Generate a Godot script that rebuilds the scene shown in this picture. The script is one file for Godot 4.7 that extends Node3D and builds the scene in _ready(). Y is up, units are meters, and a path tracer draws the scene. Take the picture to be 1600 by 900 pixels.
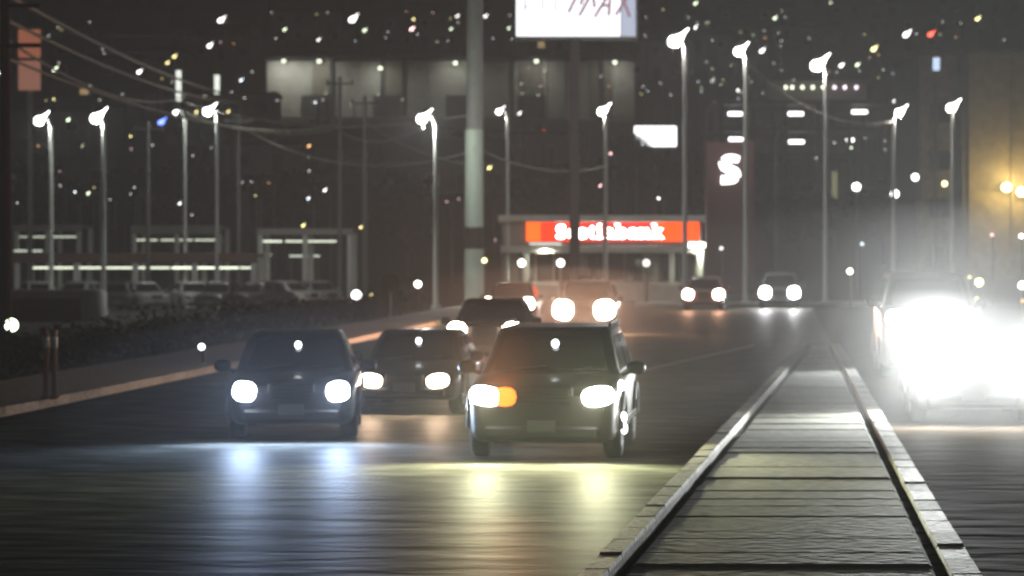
extends Node3D
# Night street seen through a long lens: a three-lane carriageway of oncoming cars, a median, a bank, and a hillside town.
const F := 4400.0          # focal length in photo pixels (photo 1600 x 900)
const EYE := 2.5           # camera height
const HORIZON := 395.0     # pixel row of the horizon
const DRIFT := 0.0966      # sideways run of the road per metre of depth
const BEAM := 0.4             # share of the given power that every headlight beam carries
const TURN := -0.0963      # yaw of anything that faces along the road

var rng := RandomNumberGenerator.new()
var taken := {}
var M := {}

# ---------------------------------------------------------------- placing
func px(x: float, y: float, d: float) -> Vector3:
	return Vector3((x - 800.0) / F * d, EYE - (y - HORIZON) / F * d, -d)

func rd(u: float, d: float, y := 0.0) -> Vector3:      # a point of the road: u metres right of its axis at depth d
	return Vector3(u + DRIFT * d, y, -d)

const HILL := [[-60.0, -0.06], [135.0, -0.06], [170.0, -0.3], [230.0, 3.0], [290.0, 11.0], [350.0, 19.8], [430.0, 31.0], [500.0, 42.0], [700.0, 70.0], [1000.0, 115.0], [1500.0, 150.0]]
func hill(d: float) -> float:
	for i in range(1, HILL.size()):
		if d <= HILL[i][0]:
			var t: float = clampf((d - HILL[i - 1][0]) / (HILL[i][0] - HILL[i - 1][0]), 0, 1)
			return lerpf(HILL[i - 1][1], HILL[i][1], t)
	return 150.0

func ground(x: float, d: float) -> float:
	var u := x - DRIFT * d
	var low := smoothstep(-14.6, -19.0, u) * smoothstep(20.0, 60.0, d) * (1.0 - smoothstep(160.0, 200.0, d))
	var far := smoothstep(230.0, 320.0, d)
	return hill(d) - 0.3 * low + far * (sin(x * 0.045 + d * 0.013) * 0.9 + sin(x * 0.11 - d * 0.03) * 0.4)

func on_hill(x: float, y: float, up: float) -> float:  # depth at which a thing `up` metres above the ground shows at that pixel
	var d := 185.0
	while d < 1000.0:
		if ground((x - 800.0) / F * d, d) + up >= EYE - (y - HORIZON) / F * d:
			return d
		d += 3.0
	return d

# ---------------------------------------------------------------- nodes
func numbered(called: String) -> String:
	var n: int = taken.get(called, 0)
	taken[called] = n + 1
	return called if n == 0 else "%s_%03d" % [called, n]

func tag(o: Node, label := "", category := "", group := "", kind := "") -> Node:
	if label: o.set_meta("label", label)
	if category: o.set_meta("category", category)
	if group: o.set_meta("group", group)
	if kind: o.set_meta("kind", kind)
	return o

func thing(called: String, where: Vector3, turn: float, label: String, category: String, group := "") -> Node3D:
	var o := Node3D.new()
	o.name = numbered(called)
	add_child(o, true)
	o.position = where
	o.rotation.y = turn
	tag(o, label, category, group)
	return o

func obj(called: String, shape, material: Material, parent: Node = self, at := Vector3.ZERO) -> MeshInstance3D:
	var o := MeshInstance3D.new()
	if shape is SurfaceTool:
		shape.generate_normals()
		o.mesh = shape.commit()
	else:
		o.mesh = shape
	o.material_override = material
	o.name = numbered(called) if parent == self else called
	parent.add_child(o, true)
	o.position = at
	return o

func copy(o: Node3D, where: Vector3, turn: float, label: String, group := "") -> Node3D:
	var c: Node3D = o.duplicate()
	c.name = numbered(String(o.name).rstrip("_0123456789"))
	add_child(c, true)
	c.position = where
	c.rotation.y = turn
	c.set_meta("label", label)
	if group: c.set_meta("group", group)
	return c

func spot(parent: Node, at: Vector3, aim: Vector3, energy: float, color: Color, angle := 75.0, size := 0.06, soft := 1.0) -> void:
	var l := SpotLight3D.new()
	l.name = "beam_light"
	l.light_energy = energy * BEAM
	l.light_color = color
	l.spot_angle = angle
	l.spot_angle_attenuation = soft
	l.spot_range = 400.0
	l.spot_attenuation = 2.0
	l.light_size = size
	l.shadow_enabled = true
	parent.add_child(l, true)
	l.position = at
	l.basis = Basis.looking_at(aim.normalized(), Vector3.UP if absf(aim.normalized().y) < 0.95 else Vector3.RIGHT)

func omni(parent: Node, at: Vector3, energy: float, color: Color, size := 0.1) -> void:
	var l := OmniLight3D.new()
	l.name = "lamp_light"
	l.light_energy = energy
	l.light_color = color
	l.omni_range = 400.0
	l.omni_attenuation = 2.0
	l.light_size = size
	l.shadow_enabled = true
	parent.add_child(l, true)
	l.position = at

# ---------------------------------------------------------------- shapes
func st(smooth := true) -> SurfaceTool:
	var s := SurfaceTool.new()
	s.begin(Mesh.PRIMITIVE_TRIANGLES)
	s.set_smooth_group(0 if smooth else -1)
	return s

func tri(s: SurfaceTool, a: Vector3, b: Vector3, c: Vector3) -> void:
	s.add_vertex(a); s.add_vertex(b); s.add_vertex(c)

func quad(s: SurfaceTool, a: Vector3, b: Vector3, c: Vector3, d: Vector3) -> void:   # clockwise as seen from the front
	tri(s, a, b, c); tri(s, a, c, d)

# a box with chamfered edges, turned by basis b
func box(s: SurfaceTool, c: Vector3, size: Vector3, ch := 0.0, b := Basis()) -> void:
	s.set_smooth_group(-1)
	var h := size / 2.0
	ch = minf(ch, minf(h.x, minf(h.y, h.z)) * 0.9)
	var v := {}
	for sx in [-1, 1]:
		for sy in [-1, 1]:
			for sz in [-1, 1]:
				var k := Vector3(sx, sy, sz)
				v[[sx, sy, sz, 0]] = c + b * (k * Vector3(h.x, h.y - ch, h.z - ch))
				v[[sx, sy, sz, 1]] = c + b * (k * Vector3(h.x - ch, h.y, h.z - ch))
				v[[sx, sy, sz, 2]] = c + b * (k * Vector3(h.x - ch, h.y - ch, h.z))
	for q in [-1, 1]:
		var f := [[v[[q, -1, -1, 0]], v[[q, 1, -1, 0]], v[[q, 1, 1, 0]], v[[q, -1, 1, 0]]], [v[[-1, q, -1, 1]], v[[-1, q, 1, 1]], v[[1, q, 1, 1]], v[[1, q, -1, 1]]], [v[[-1, -1, q, 2]], v[[1, -1, q, 2]], v[[1, 1, q, 2]], v[[-1, 1, q, 2]]]]
		for g in f:
			if q < 0: quad(s, g[0], g[1], g[2], g[3])
			else: quad(s, g[3], g[2], g[1], g[0])
	if ch <= 0.0:
		return
	for p in [-1, 1]:
		for q in [-1, 1]:
			var e := [[v[[p, q, -1, 0]], v[[p, q, 1, 0]], v[[p, q, 1, 1]], v[[p, q, -1, 1]]], [v[[p, -1, q, 0]], v[[p, -1, q, 2]], v[[p, 1, q, 2]], v[[p, 1, q, 0]]], [v[[-1, p, q, 1]], v[[1, p, q, 1]], v[[1, p, q, 2]], v[[-1, p, q, 2]]]]
			for g in e:
				if p * q < 0: quad(s, g[0], g[1], g[2], g[3])
				else: quad(s, g[3], g[2], g[1], g[0])
			for r in [-1, 1]:
				if p * q * r > 0: tri(s, v[[p, q, r, 0]], v[[p, q, r, 2]], v[[p, q, r, 1]])
				else: tri(s, v[[p, q, r, 0]], v[[p, q, r, 1]], v[[p, q, r, 2]])

# a slab standing on four ground points (near left, near right, far right, far left), top edges chamfered
func slab(s: SurfaceTool, p: Array, y0: float, y1: float, ch := 0.02) -> void:
	s.set_smooth_group(-1)
	var c: Vector3 = (p[0] + p[1] + p[2] + p[3]) / 4.0
	var lo := []; var mid := []; var top := []
	for q: Vector3 in p:
		var inward := (c - q).normalized() * ch * 1.4
		lo.append(Vector3(q.x, y0, q.z)); mid.append(Vector3(q.x, y1 - ch, q.z)); top.append(Vector3(q.x + inward.x, y1, q.z + inward.z))
	for i in 4:
		var j := (i + 1) % 4
		quad(s, lo[i], mid[i], mid[j], lo[j])
		quad(s, mid[i], top[i], top[j], mid[j])
	quad(s, top[3], top[2], top[1], top[0])

func rings(s: SurfaceTool, list: Array, cap_start := true, cap_end := true) -> void:
	s.set_smooth_group(0)
	var n: int = list[0].size()
	for i in list.size() - 1:
		for k in n:
			var l := (k + 1) % n
			quad(s, list[i][k], list[i][l], list[i + 1][l], list[i + 1][k])
	for e in 2:
		if (e == 0 and not cap_start) or (e == 1 and not cap_end): continue
		var r = list[0] if e == 0 else list[-1]
		var c := Vector3.ZERO
		for q in r: c += q / n
		s.set_smooth_group(1 + e)
		for k in n:
			if e == 0: tri(s, c, r[(k + 1) % n], r[k])
			else: tri(s, c, r[k], r[(k + 1) % n])

func tube(s: SurfaceTool, pts: Array, radii: Array, n := 8) -> void:
	var list := []
	for i in pts.size():
		var dir: Vector3 = (pts[mini(i + 1, pts.size() - 1)] - pts[maxi(i - 1, 0)]).normalized()
		var side := dir.cross(Vector3.UP if absf(dir.y) < 0.9 else Vector3.RIGHT).normalized()
		var up := side.cross(dir)
		var ring := []
		for k in n:
			var a := TAU * k / n
			ring.append(pts[i] + (side * cos(a) + up * sin(a)) * float(radii[mini(i, radii.size() - 1)]))
		list.append(ring)
	rings(s, list)

func egg(s: SurfaceTool, c: Vector3, r: Vector3, b := Basis(), nr := 7, ns := 12, power := 1.0) -> void:
	var list := []
	for i in range(0, nr + 1):
		var t := PI * (i + 0.02) / (nr + 0.04)
		var ring := []
		for k in ns:
			var a := TAU * k / ns
			var cx := signf(cos(a)) * pow(absf(cos(a)), power)
			var cz := signf(sin(a)) * pow(absf(sin(a)), power)
			ring.append(c + b * (Vector3(cx * pow(sin(t), power), signf(cos(t)) * pow(absf(cos(t)), power), cz * pow(sin(t), power)) * r))
		list.append(ring)
	rings(s, list)

# a lamp bowl; its glowing tail shapes in the lens smear, up and right
func drop(s: SurfaceTool, c: Vector3, w: float, n := 9) -> void:
	tube(s, [c + Vector3(-0.42, -0.3, 0) * w, c + Vector3(-0.3, -0.22, 0) * w, c + Vector3(-0.08, -0.08, 0) * w, c + Vector3(0.12, 0.08, 0) * w, c + Vector3(0.34, 0.3, 0) * w, c + Vector3(0.6, 0.56, 0) * w], [0.1 * w, 0.28 * w, 0.35 * w, 0.24 * w, 0.08 * w, 0.02 * w], n)

func lathe(s: SurfaceTool, prof: Array, c: Vector3, b := Basis(), n := 16) -> void:   # prof: [radius, height]
	var list := []
	for p in prof:
		var ring := []
		for k in n:
			var a := TAU * k / n
			ring.append(c + b * Vector3(cos(a) * p[0], p[1], sin(a) * p[0]))
		list.append(ring)
	rings(s, list)

# ---------------------------------------------------------------- materials (base colours are linear)
func noise(freq: float, octaves: int, sd: int, lo: Color, hi: Color, kind := FastNoiseLite.TYPE_SIMPLEX_SMOOTH, side := 512) -> NoiseTexture2D:
	var f := FastNoiseLite.new()
	f.seed = sd
	f.noise_type = kind
	f.frequency = freq
	f.fractal_octaves = octaves
	var g := Gradient.new()
	g.set_color(0, lo); g.set_color(1, hi)
	var t := NoiseTexture2D.new()
	t.width = side; t.height = side
	t.seamless = true
	t.noise = f
	t.color_ramp = g
	return t

func lin(r: float, g: float, b: float) -> Color:
	return Color(r, g, b).linear_to_srgb()

func mat(r: float, g: float, b: float, rough := 0.7, metal := 0.0) -> StandardMaterial3D:
	var m := StandardMaterial3D.new()
	m.albedo_color = lin(r, g, b)
	m.roughness = rough
	m.metallic = metal
	return m

func rough_mat(a: Color, b: Color, scale: Vector3, rough: float, relief := 0.0, freq := 0.02, sd := 1, world := true) -> StandardMaterial3D:
	var m := StandardMaterial3D.new()
	m.albedo_texture = noise(freq, 5, sd, a, b)
	m.roughness = rough
	m.uv1_triplanar = true
	m.uv1_world_triplanar = world
	m.uv1_scale = scale
	if relief != 0.0:
		m.heightmap_enabled = true
		m.heightmap_texture = noise(freq, 5, sd + 50, Color.BLACK, Color.WHITE)
		m.heightmap_scale = relief
	return m

func glow(r: float, g: float, b: float, energy: float) -> StandardMaterial3D:
	var key := "glow %s %s %s %s" % [r, g, b, energy]
	if not M.has(key):
		var m := StandardMaterial3D.new()
		m.albedo_color = Color(0.1, 0.1, 0.1)
		m.roughness = 0.3
		m.emission_enabled = true
		m.emission = lin(r, g, b)
		m.emission_energy_multiplier = energy
		M[key] = m
	return M[key]

func paint(r: float, g: float, b: float) -> StandardMaterial3D:
	var key := "paint %s %s %s" % [r, g, b]
	if not M.has(key):
		var m := mat(r, g, b, 0.5, 0.0)
		m.clearcoat_enabled = true
		m.clearcoat = 0.35
		m.clearcoat_roughness = 0.15
		M[key] = m
	return M[key]

func materials() -> void:
	M.asphalt = rough_mat(lin(0.1, 0.104, 0.088), lin(0.22, 0.22, 0.19), Vector3(0.03, 0.1, 0.09), 0.57, 1.15, 0.03, 3)
	M.asphalt.metallic_specular = 0.024
	M.asphalt.detail_enabled = true
	M.asphalt.detail_blend_mode = BaseMaterial3D.BLEND_MODE_MUL
	M.asphalt.detail_albedo = noise(0.06, 4, 77, Color(0.55, 0.55, 0.55), Color(1, 1, 1))
	M.asphalt.uv2_triplanar = true
	M.asphalt.uv2_world_triplanar = true
	M.asphalt.uv2_scale = Vector3(0.21, 0.21, 0.07)
	M.service = rough_mat(lin(0.02, 0.016, 0.012), lin(0.05, 0.04, 0.029), Vector3(0.035, 0.1, 0.09), 0.75, 2.0, 0.03, 4)
	M.service.metallic_specular = 0.012
	M.soil = rough_mat(lin(0.02, 0.022, 0.014), lin(0.055, 0.05, 0.035), Vector3(0.06, 0.06, 0.06), 0.95, 6.0, 0.04, 5)
	M.slab_a = rough_mat(lin(0.22, 0.225, 0.185), lin(0.42, 0.41, 0.34), Vector3(0.3, 0.3, 0.3), 0.85, 0.8, 0.03, 6)
	M.slab_b = rough_mat(lin(0.18, 0.183, 0.15), lin(0.38, 0.37, 0.3), Vector3(0.3, 0.3, 0.3), 0.85, 0.8, 0.03, 7)
	M.kerb_a = rough_mat(lin(0.1, 0.095, 0.08), lin(0.4, 0.38, 0.32), Vector3(0.6, 0.6, 0.6), 0.7, 1.0, 0.03, 8)
	M.kerb_b = rough_mat(lin(0.09, 0.085, 0.07), lin(0.34, 0.32, 0.27), Vector3(0.6, 0.6, 0.6), 0.75, 1.0, 0.03, 9)
	M.kerb_lit_yellow = rough_mat(lin(0.3, 0.2, 0.06), lin(0.75, 0.55, 0.16), Vector3(0.6, 0.6, 0.6), 0.6, 1.0, 0.03, 18)  # yellow headlight glow on the kerb, put into the stone colour
	M.wall = rough_mat(lin(0.42, 0.41, 0.37), lin(0.56, 0.55, 0.5), Vector3(0.1, 0.1, 0.1), 0.85, 0.0, 0.02, 10)
	M.stucco = rough_mat(lin(0.22, 0.2, 0.17), lin(0.34, 0.31, 0.26), Vector3(0.12, 0.12, 0.12), 0.9, 0.0, 0.02, 11)
	M.grey_wall = rough_mat(lin(0.12, 0.12, 0.12), lin(0.22, 0.22, 0.21), Vector3(0.12, 0.12, 0.12), 0.9, 0.0, 0.02, 12)
	M.steel = mat(0.42, 0.43, 0.41, 0.45, 0.3)
	M.dull_steel = mat(0.14, 0.145, 0.14, 0.6, 0.2)
	M.dark = mat(0.012, 0.012, 0.013, 0.6)
	M.rubber = mat(0.015, 0.015, 0.015, 0.85)
	M.chrome = mat(0.6, 0.6, 0.6, 0.15, 1.0)
	M.rim = mat(0.35, 0.35, 0.36, 0.3, 0.9)
	M.glass = mat(0.008, 0.009, 0.01, 0.04)
	M.plate = mat(0.1, 0.1, 0.1, 0.6)
	M.white = mat(0.72, 0.72, 0.7, 0.5)
	M.roof = mat(0.06, 0.045, 0.04, 0.8)
	M.roof_grey = mat(0.07, 0.07, 0.072, 0.8)
	M.mast_green = rough_mat(lin(0.42, 0.5, 0.42), lin(0.52, 0.6, 0.52), Vector3(0.5, 0.1, 0.5), 0.5, 0.0, 0.02, 13)
	M.mast_grey = rough_mat(lin(0.16, 0.165, 0.15), lin(0.24, 0.245, 0.225), Vector3(0.5, 0.1, 0.5), 0.6, 0.0, 0.02, 14)
	M.pylon = mat(0.085, 0.04, 0.042, 0.5)
	M.pylon_dark = mat(0.05, 0.035, 0.035, 0.6)
	M.canopy = mat(0.3, 0.29, 0.27, 0.6)
	M.canopy_red = mat(0.15, 0.08, 0.065, 0.6)
	M.cable = mat(0.32, 0.29, 0.24, 0.7)
	M.bark = mat(0.06, 0.045, 0.03, 0.95)
	M.leaf = mat(0.022, 0.032, 0.014, 0.8)
	M.leaf.backlight_enabled = true
	M.leaf.backlight = Color(0.1, 0.13, 0.06)
	M.orange_post = mat(0.5, 0.22, 0.1, 0.5)
	M.line = rough_mat(lin(0.2, 0.19, 0.16), lin(0.5, 0.48, 0.4), Vector3(0.8, 0.8, 0.8), 0.6, 0.0, 0.04, 15)

# ---------------------------------------------------------------- cars
# front towards local +z, origin on the ground under the middle
func ring_box(w: float, y0: float, y1: float, z: float, r: float, tuck := 0.0) -> Array:
	var out := []
	r = minf(r, minf(w, (y1 - y0) / 2.0) * 0.95)
	var c := [[w - r, y1 - r, 0.0], [-(w - r), y1 - r, PI / 2], [-(w - r) + tuck, y0 + r, PI], [w - r - tuck, y0 + r, 1.5 * PI]]
	for q in c:
		for k in 4:
			var a: float = q[2] + PI / 2 * k / 3.0
			out.append(Vector3(q[0] + cos(a) * r, q[1] + sin(a) * r, z))
	return out

func deck(hw: float, zf: float, zr: float, y: float, r: float) -> Array:     # a rounded rectangle lying flat
	var out := []
	for q in [[hw - r, zf - r, 0.0], [-(hw - r), zf - r, PI / 2], [-(hw - r), zr + r, PI], [hw - r, zr + r, 1.5 * PI]]:
		for k in 4:
			var a: float = q[2] + PI / 2 * k / 3.0
			out.append(Vector3(q[0] + cos(a) * r, y, q[1] + sin(a) * r))
	return out

func pane(s: SurfaceTool, a: Vector3, b: Vector3, c: Vector3, d: Vector3, out: Vector3, inset := 0.06) -> void:
	var m := (a + b + c + d) / 4.0
	var p := []
	for q in [a, b, c, d]:
		p.append(q + (m - q).normalized() * inset + out * 0.012)
	quad(s, p[0], p[1], p[2], p[3])
	for i in 4:
		var j := (i + 1) % 4
		quad(s, p[i], p[i] - out * 0.02, p[j] - out * 0.02, p[j])

# o: kind, W, H, L, lamp_y, lamp (width, height), color, light Color, power, shine, indicator
func car(called: String, o: Dictionary, where: Vector3, turn: float, label: String, category: String, group := "") -> Node3D:
	var root := thing(called, where, turn, label, category, group)
	var W: float = o.W / 2.0
	var H: float = o.H
	var L: float = o.L
	var hs: float = H * o.get("belt", 0.62)
	var z := func(t: float) -> float: return L / 2 - t * L
	var tall: bool = o.kind in ["suv", "van"]
	var hood: float = o.get("hood", 0.27)
	var body := st()
	var nose: float = o.lamp_y + (0.12 if tall else 0.1)
	var list := []
	for q in [[0.0, 0.80, 0.34, nose - 0.12], [0.012, 0.88, 0.26, nose - 0.04], [0.05, 0.95, 0.21, nose + 0.02], [hood * 0.6, 0.985, 0.2, lerpf(nose, hs, 0.75)], [hood, 1.0, 0.2, hs], [0.55, 1.0, 0.2, hs + 0.02], [0.85, 0.985, 0.22, hs + 0.03], [0.975, 0.94, 0.27, hs - (0.0 if tall else 0.02)], [1.0, 0.86, 0.36, hs - 0.1]]:
		list.append(ring_box(W * q[1], q[2], q[3], z.call(q[0]), 0.13, 0.03))
	rings(body, list)
	obj("body", body, paint(o.color[0], o.color[1], o.color[2]), root)
	# greenhouse
	var base_f: float = z.call(hood - 0.02)
	var base_r: float = z.call(0.98 if tall else o.get("tail", 0.88))
	var top_f: float = z.call(o.get("top_f", 0.42))
	var top_r: float = z.call(0.92 if tall else o.get("top_r", 0.7))
	var wb := W * 0.93
	var wt := W * (0.74 if tall else 0.7)
	var cab := st()
	list = []
	for q in [[0.0, 0.0], [0.8, 0.8], [0.92, 0.95], [0.985, 1.12], [1.0, 1.4]]:
		var k: float = q[1]
		list.append(deck(lerpf(wb, wt, k), lerpf(base_f, top_f, k), lerpf(base_r, top_r, k), lerpf(hs - 0.04, H, q[0]), 0.12))
	list.reverse()
	rings(cab, list)
	obj("cabin", cab, paint(o.color[0], o.color[1], o.color[2]), root)
	var lo := 0.1
	var hi := 0.82
	var pt := func(sx: float, f: float, k: float) -> Vector3: return Vector3(sx * lerpf(wb, wt, k), lerpf(hs - 0.04, H, k), lerpf(lerpf(base_r, top_r, k), lerpf(base_f, top_f, k), f))
	var g := st(false)
	pane(g, pt.call(-0.9, 1.0, lo), pt.call(-0.9, 1.0, hi), pt.call(0.9, 1.0, hi), pt.call(0.9, 1.0, lo), Vector3(0, 0.5, 0.8))
	var ws := obj("windscreen", g, M.glass, root)
	g = st()
	for sx in [-0.55, 0.1]:
		tube(g, [pt.call(sx, 1.0, lo + 0.02) + Vector3(0, 0.02, 0.035), pt.call(sx + 0.5, 1.0, lo + 0.1) + Vector3(0, 0.02, 0.035)], [0.012], 5)
	obj("wiper", g, M.dark, ws)
	g = st(false)
	pane(g, pt.call(0.88, 0.0, lo), pt.call(0.88, 0.0, hi), pt.call(-0.88, 0.0, hi), pt.call(-0.88, 0.0, lo), Vector3(0, 0.4, -0.9))
	obj("rear_window", g, M.glass, root)
	for sx in [-1.0, 1.0]:
		for f in [[0.9, 0.52], [0.48, 0.1]]:
			g = st(false)
			pane(g, pt.call(sx, f[0], lo), pt.call(sx, f[0], hi), pt.call(sx, f[1], hi), pt.call(sx, f[1], lo), Vector3(sx, 0.25, 0), 0.03)
			obj("side_window", g, M.glass, root)
		g = st()
		egg(g, Vector3(sx * (W + 0.12), hs + 0.07, base_f - 0.32), Vector3(0.12, 0.085, 0.07), Basis(), 6, 10, 0.8)
		tube(g, [Vector3(sx * W * 0.94, hs - 0.02, base_f - 0.34), Vector3(sx * (W + 0.06), hs + 0.03, base_f - 0.33)], [0.03], 6)
		obj("mirror", g, paint(o.color[0], o.color[1], o.color[2]), root)
		g = st()
		box(g, Vector3(sx * (W - 0.01), hs - 0.1, 0.12), Vector3(0.03, 0.03, 0.2), 0.012)
		obj("door_handle", g, M.chrome if o.get("trim", false) else M.dark, root)
		if o.get("trim", false):
			g = st()
			box(g, Vector3(sx * (W + 0.005), 0.42, -0.05), Vector3(0.04, 0.1, L * 0.5), 0.015)
			obj("sill_trim", g, M.chrome, root)
			g = st()
			tube(g, [pt.call(sx * 0.98, 0.85, 1.0) + Vector3(0, 0.01, 0), pt.call(sx * 0.98, 0.8, 1.0) + Vector3(0, 0.05, 0), pt.call(sx * 0.98, 0.2, 1.0) + Vector3(0, 0.05, 0), pt.call(sx * 0.98, 0.15, 1.0) + Vector3(0, 0.01, 0)], [0.018], 6)
			obj("roof_rail", g, M.dull_steel, root)
	# wheels
	var wr: float = 0.36 if tall else 0.31
	for t in [0.19, 0.8]:
		for sx in [-1.0, 1.0]:
			var wheel := Node3D.new()
			wheel.name = "wheel"
			root.add_child(wheel, true)
			wheel.position = Vector3(sx * (W - 0.13), wr, z.call(t))
			var side := Basis(Vector3.BACK, -sx * PI / 2)
			g = st()
			lathe(g, [[wr * 0.62, -0.1], [wr * 0.9, -0.11], [wr, -0.08], [wr, 0.08], [wr * 0.9, 0.115], [wr * 0.62, 0.1]], Vector3.ZERO, side, 18)
			obj("tyre", g, M.rubber, wheel)
			g = st()
			lathe(g, [[wr * 0.64, 0.07], [wr * 0.63, 0.105], [wr * 0.56, 0.105], [wr * 0.54, 0.06]], Vector3.ZERO, side, 18)
			for k in 5:
				box(g, side * (Basis(Vector3.UP, TAU * k / 5) * Vector3(wr * 0.3, 0.09, 0)), Vector3(wr * 0.56, 0.03, 0.06), 0.01, side * Basis(Vector3.UP, TAU * k / 5))
			lathe(g, [[0.06, 0.08], [0.055, 0.115], [0.02, 0.12]], Vector3.ZERO, side, 10)
			obj("rim", g, M.rim, wheel)
			g = st()
			var arch := []
			for k in 11:
				var a := PI * (k / 10.0)
				arch.append(Vector3(sx * (W - 0.005), wr + sin(a) * (wr + 0.06), z.call(t) + cos(a) * (wr + 0.06)))
			tube(g, arch, [0.035], 6)
			obj("wheel_arch", g, M.dark, root)
	# face
	var zf: float = L / 2
	g = st()
	for k in 4:
		box(g, Vector3(0, o.lamp_y - 0.09 + k * 0.05, zf + 0.0), Vector3(W * (0.72 if tall else 0.62), 0.022, 0.05), 0.008)
	box(g, Vector3(0, o.lamp_y - 0.015, zf - 0.02), Vector3(W * (0.8 if tall else 0.7), 0.24, 0.04), 0.01)
	obj("grille", g, M.dark, root)
	g = st()
	box(g, Vector3(0, 0.34, zf - 0.02), Vector3(W * 1.5, 0.18, 0.1), 0.045)
	obj("bumper", g, M.dark, root)
	g = st()
	box(g, Vector3(0, 0.42, zf + 0.04), Vector3(0.34, 0.14, 0.015), 0.004)
	obj("licence_plate", g, M.plate, root)
	var lw: float = o.lamp[0] / 2
	var lh: float = o.lamp[1] / 2
	var lx: float = o.get("lamp_x", W * 0.72)
	var c: Color = o.light
	for sx in [-1.0, 1.0]:
		g = st()
		egg(g, Vector3(sx * lx, o.lamp_y, zf + 0.0), Vector3(lw, lh, 0.09), Basis(Vector3.UP, sx * 0.25) * Basis(Vector3.BACK, sx * 0.12), 7, 14, 0.75)
		var on: bool = o.power > 0.0
		var hl := obj("headlight", g, glow(c.r, c.g, c.b, o.shine) if on else M.chrome, root)
		if on:
			spot(hl, Vector3(sx * lx, o.lamp_y, zf + 0.12), Vector3(0, o.get("aim", -0.04), 1), o.power * (1.0 - sx * o.get("uneven", 0.0)), o.get("halo", c).linear_to_srgb(), o.get("cone", 80.0), 0.08)
			if o.has("low"):
				spot(hl, Vector3(sx * lx, o.lamp_y - 0.05, zf + 0.13), Vector3(0, -0.06, 1), o.low, o.get("halo", c).linear_to_srgb(), 80.0, 0.08)
		g = st()
		box(g, Vector3(sx * W * 0.74, hs - 0.12, -L / 2 + 0.02), Vector3(0.34, 0.14, 0.06), 0.02)
		obj("taillight", g, M.tail, root)
	if o.has("indicator"):
		for sx in o.indicator:
			g = st()
			egg(g, Vector3(sx * (lx - lw - 0.04), o.lamp_y - 0.01, zf + 0.03), Vector3(0.14, lh * 0.98, 0.07), Basis(), 6, 10, 0.8)
			var ind := obj("indicator_light", g, glow(1.0, 0.2, 0.012, 2.8), root)
			spot(ind, Vector3(sx * (lx - lw - 0.04), o.lamp_y, zf + 0.12), Vector3(0, 0.38, 1), o.get("amber", 25.0), Color(1.0, 0.2, 0.03).linear_to_srgb(), 30.0)
	if o.get("fender_glints", false):  # glowing bits added for the glints off the front fender
		for q in [[0.98, 0.9, -0.25], [1.0, 0.5, -0.5], [1.0, 0.36, -0.62]]:
			g = st()
			egg(g, Vector3(q[0] * W + 0.02, q[1], zf + q[2]), Vector3(0.04, 0.07, 0.08), Basis(), 6, 8)
			obj("glint_light", g, glow(1.0, 0.95, 1.0, 5.0), root)
	if o.get("screen_glint", false):  # glowing dot added for a street lamp reflected in the windscreen
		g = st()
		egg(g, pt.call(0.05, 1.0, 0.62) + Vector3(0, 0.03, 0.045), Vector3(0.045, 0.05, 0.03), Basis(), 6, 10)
		obj("lamp_reflection", g, glow(0.9, 0.95, 1.0, 8.0), root)
	return root

# ---------------------------------------------------------------- street furniture
# a lit lamp on a column: `head` metres from the column top, toward x
func lamp_post(foot: Vector3, lamp: Vector3, _x: float, r: float, c: Color, shine: float, energy: float, size: Vector3, label: String, group: String, called := "street_lamp") -> Node3D:
	var t := thing(called, foot, 0.0, label, "street lamp", group)
	var top := lamp.y - foot.y
	var s := st()
	lathe(s, [[r * 2.2, 0.0], [r * 2.2, 0.25], [r * 1.25, 0.3], [r, top * 0.5], [r * 0.8, top - 0.45], [r * 0.78, top - 0.35]], Vector3.ZERO, Basis(), 10)
	obj("column", s, M.steel, t)
	var to := lamp - foot
	var tip := Vector3(0, top - 0.12, 0)
	var toward := (to - tip)
	s = st()
	tube(s, [tip - Vector3(0, 0.3, 0), tip + Vector3(toward.x * 0.3, 0.12, 0), Vector3(to.x * 0.7, top + 0.12, 0), Vector3(to.x, top + 0.14, 0)], [r * 0.6], 6)
	obj("arm", s, M.dark, t)
	var lean := Basis(Vector3.BACK, 0.45)
	s = st()
	egg(s, to + lean * Vector3(0.12, size.y * 0.42, 0), Vector3(size.x * 0.4, size.y * 0.2, size.z * 0.3), lean, 6, 12, 0.7)
	obj("lamp_housing", s, M.dull_steel, t)
	s = st()
	drop(s, to, size.x)
	var h := obj("lamp_head", s, glow(c.r, c.g, c.b, shine), t)
	if energy > 0.0:
		omni(h, to - Vector3(0, size.y * 0.5 + 0.06, 0), energy * 0.65, c.linear_to_srgb(), 0.15)
	return t

func cable(a: Vector3, b: Vector3, sag: float, r: float, label: String) -> void:
	var s := st()
	var pts := []
	for i in 15:
		var t := i / 14.0
		pts.append(a.lerp(b, t) - Vector3(0, sag * 4.0 * t * (1.0 - t), 0))
	tube(s, pts, [r], 5)
	tag(obj("overhead_cable", s, M.cable), label, "cable", "overhead cables")

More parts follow.
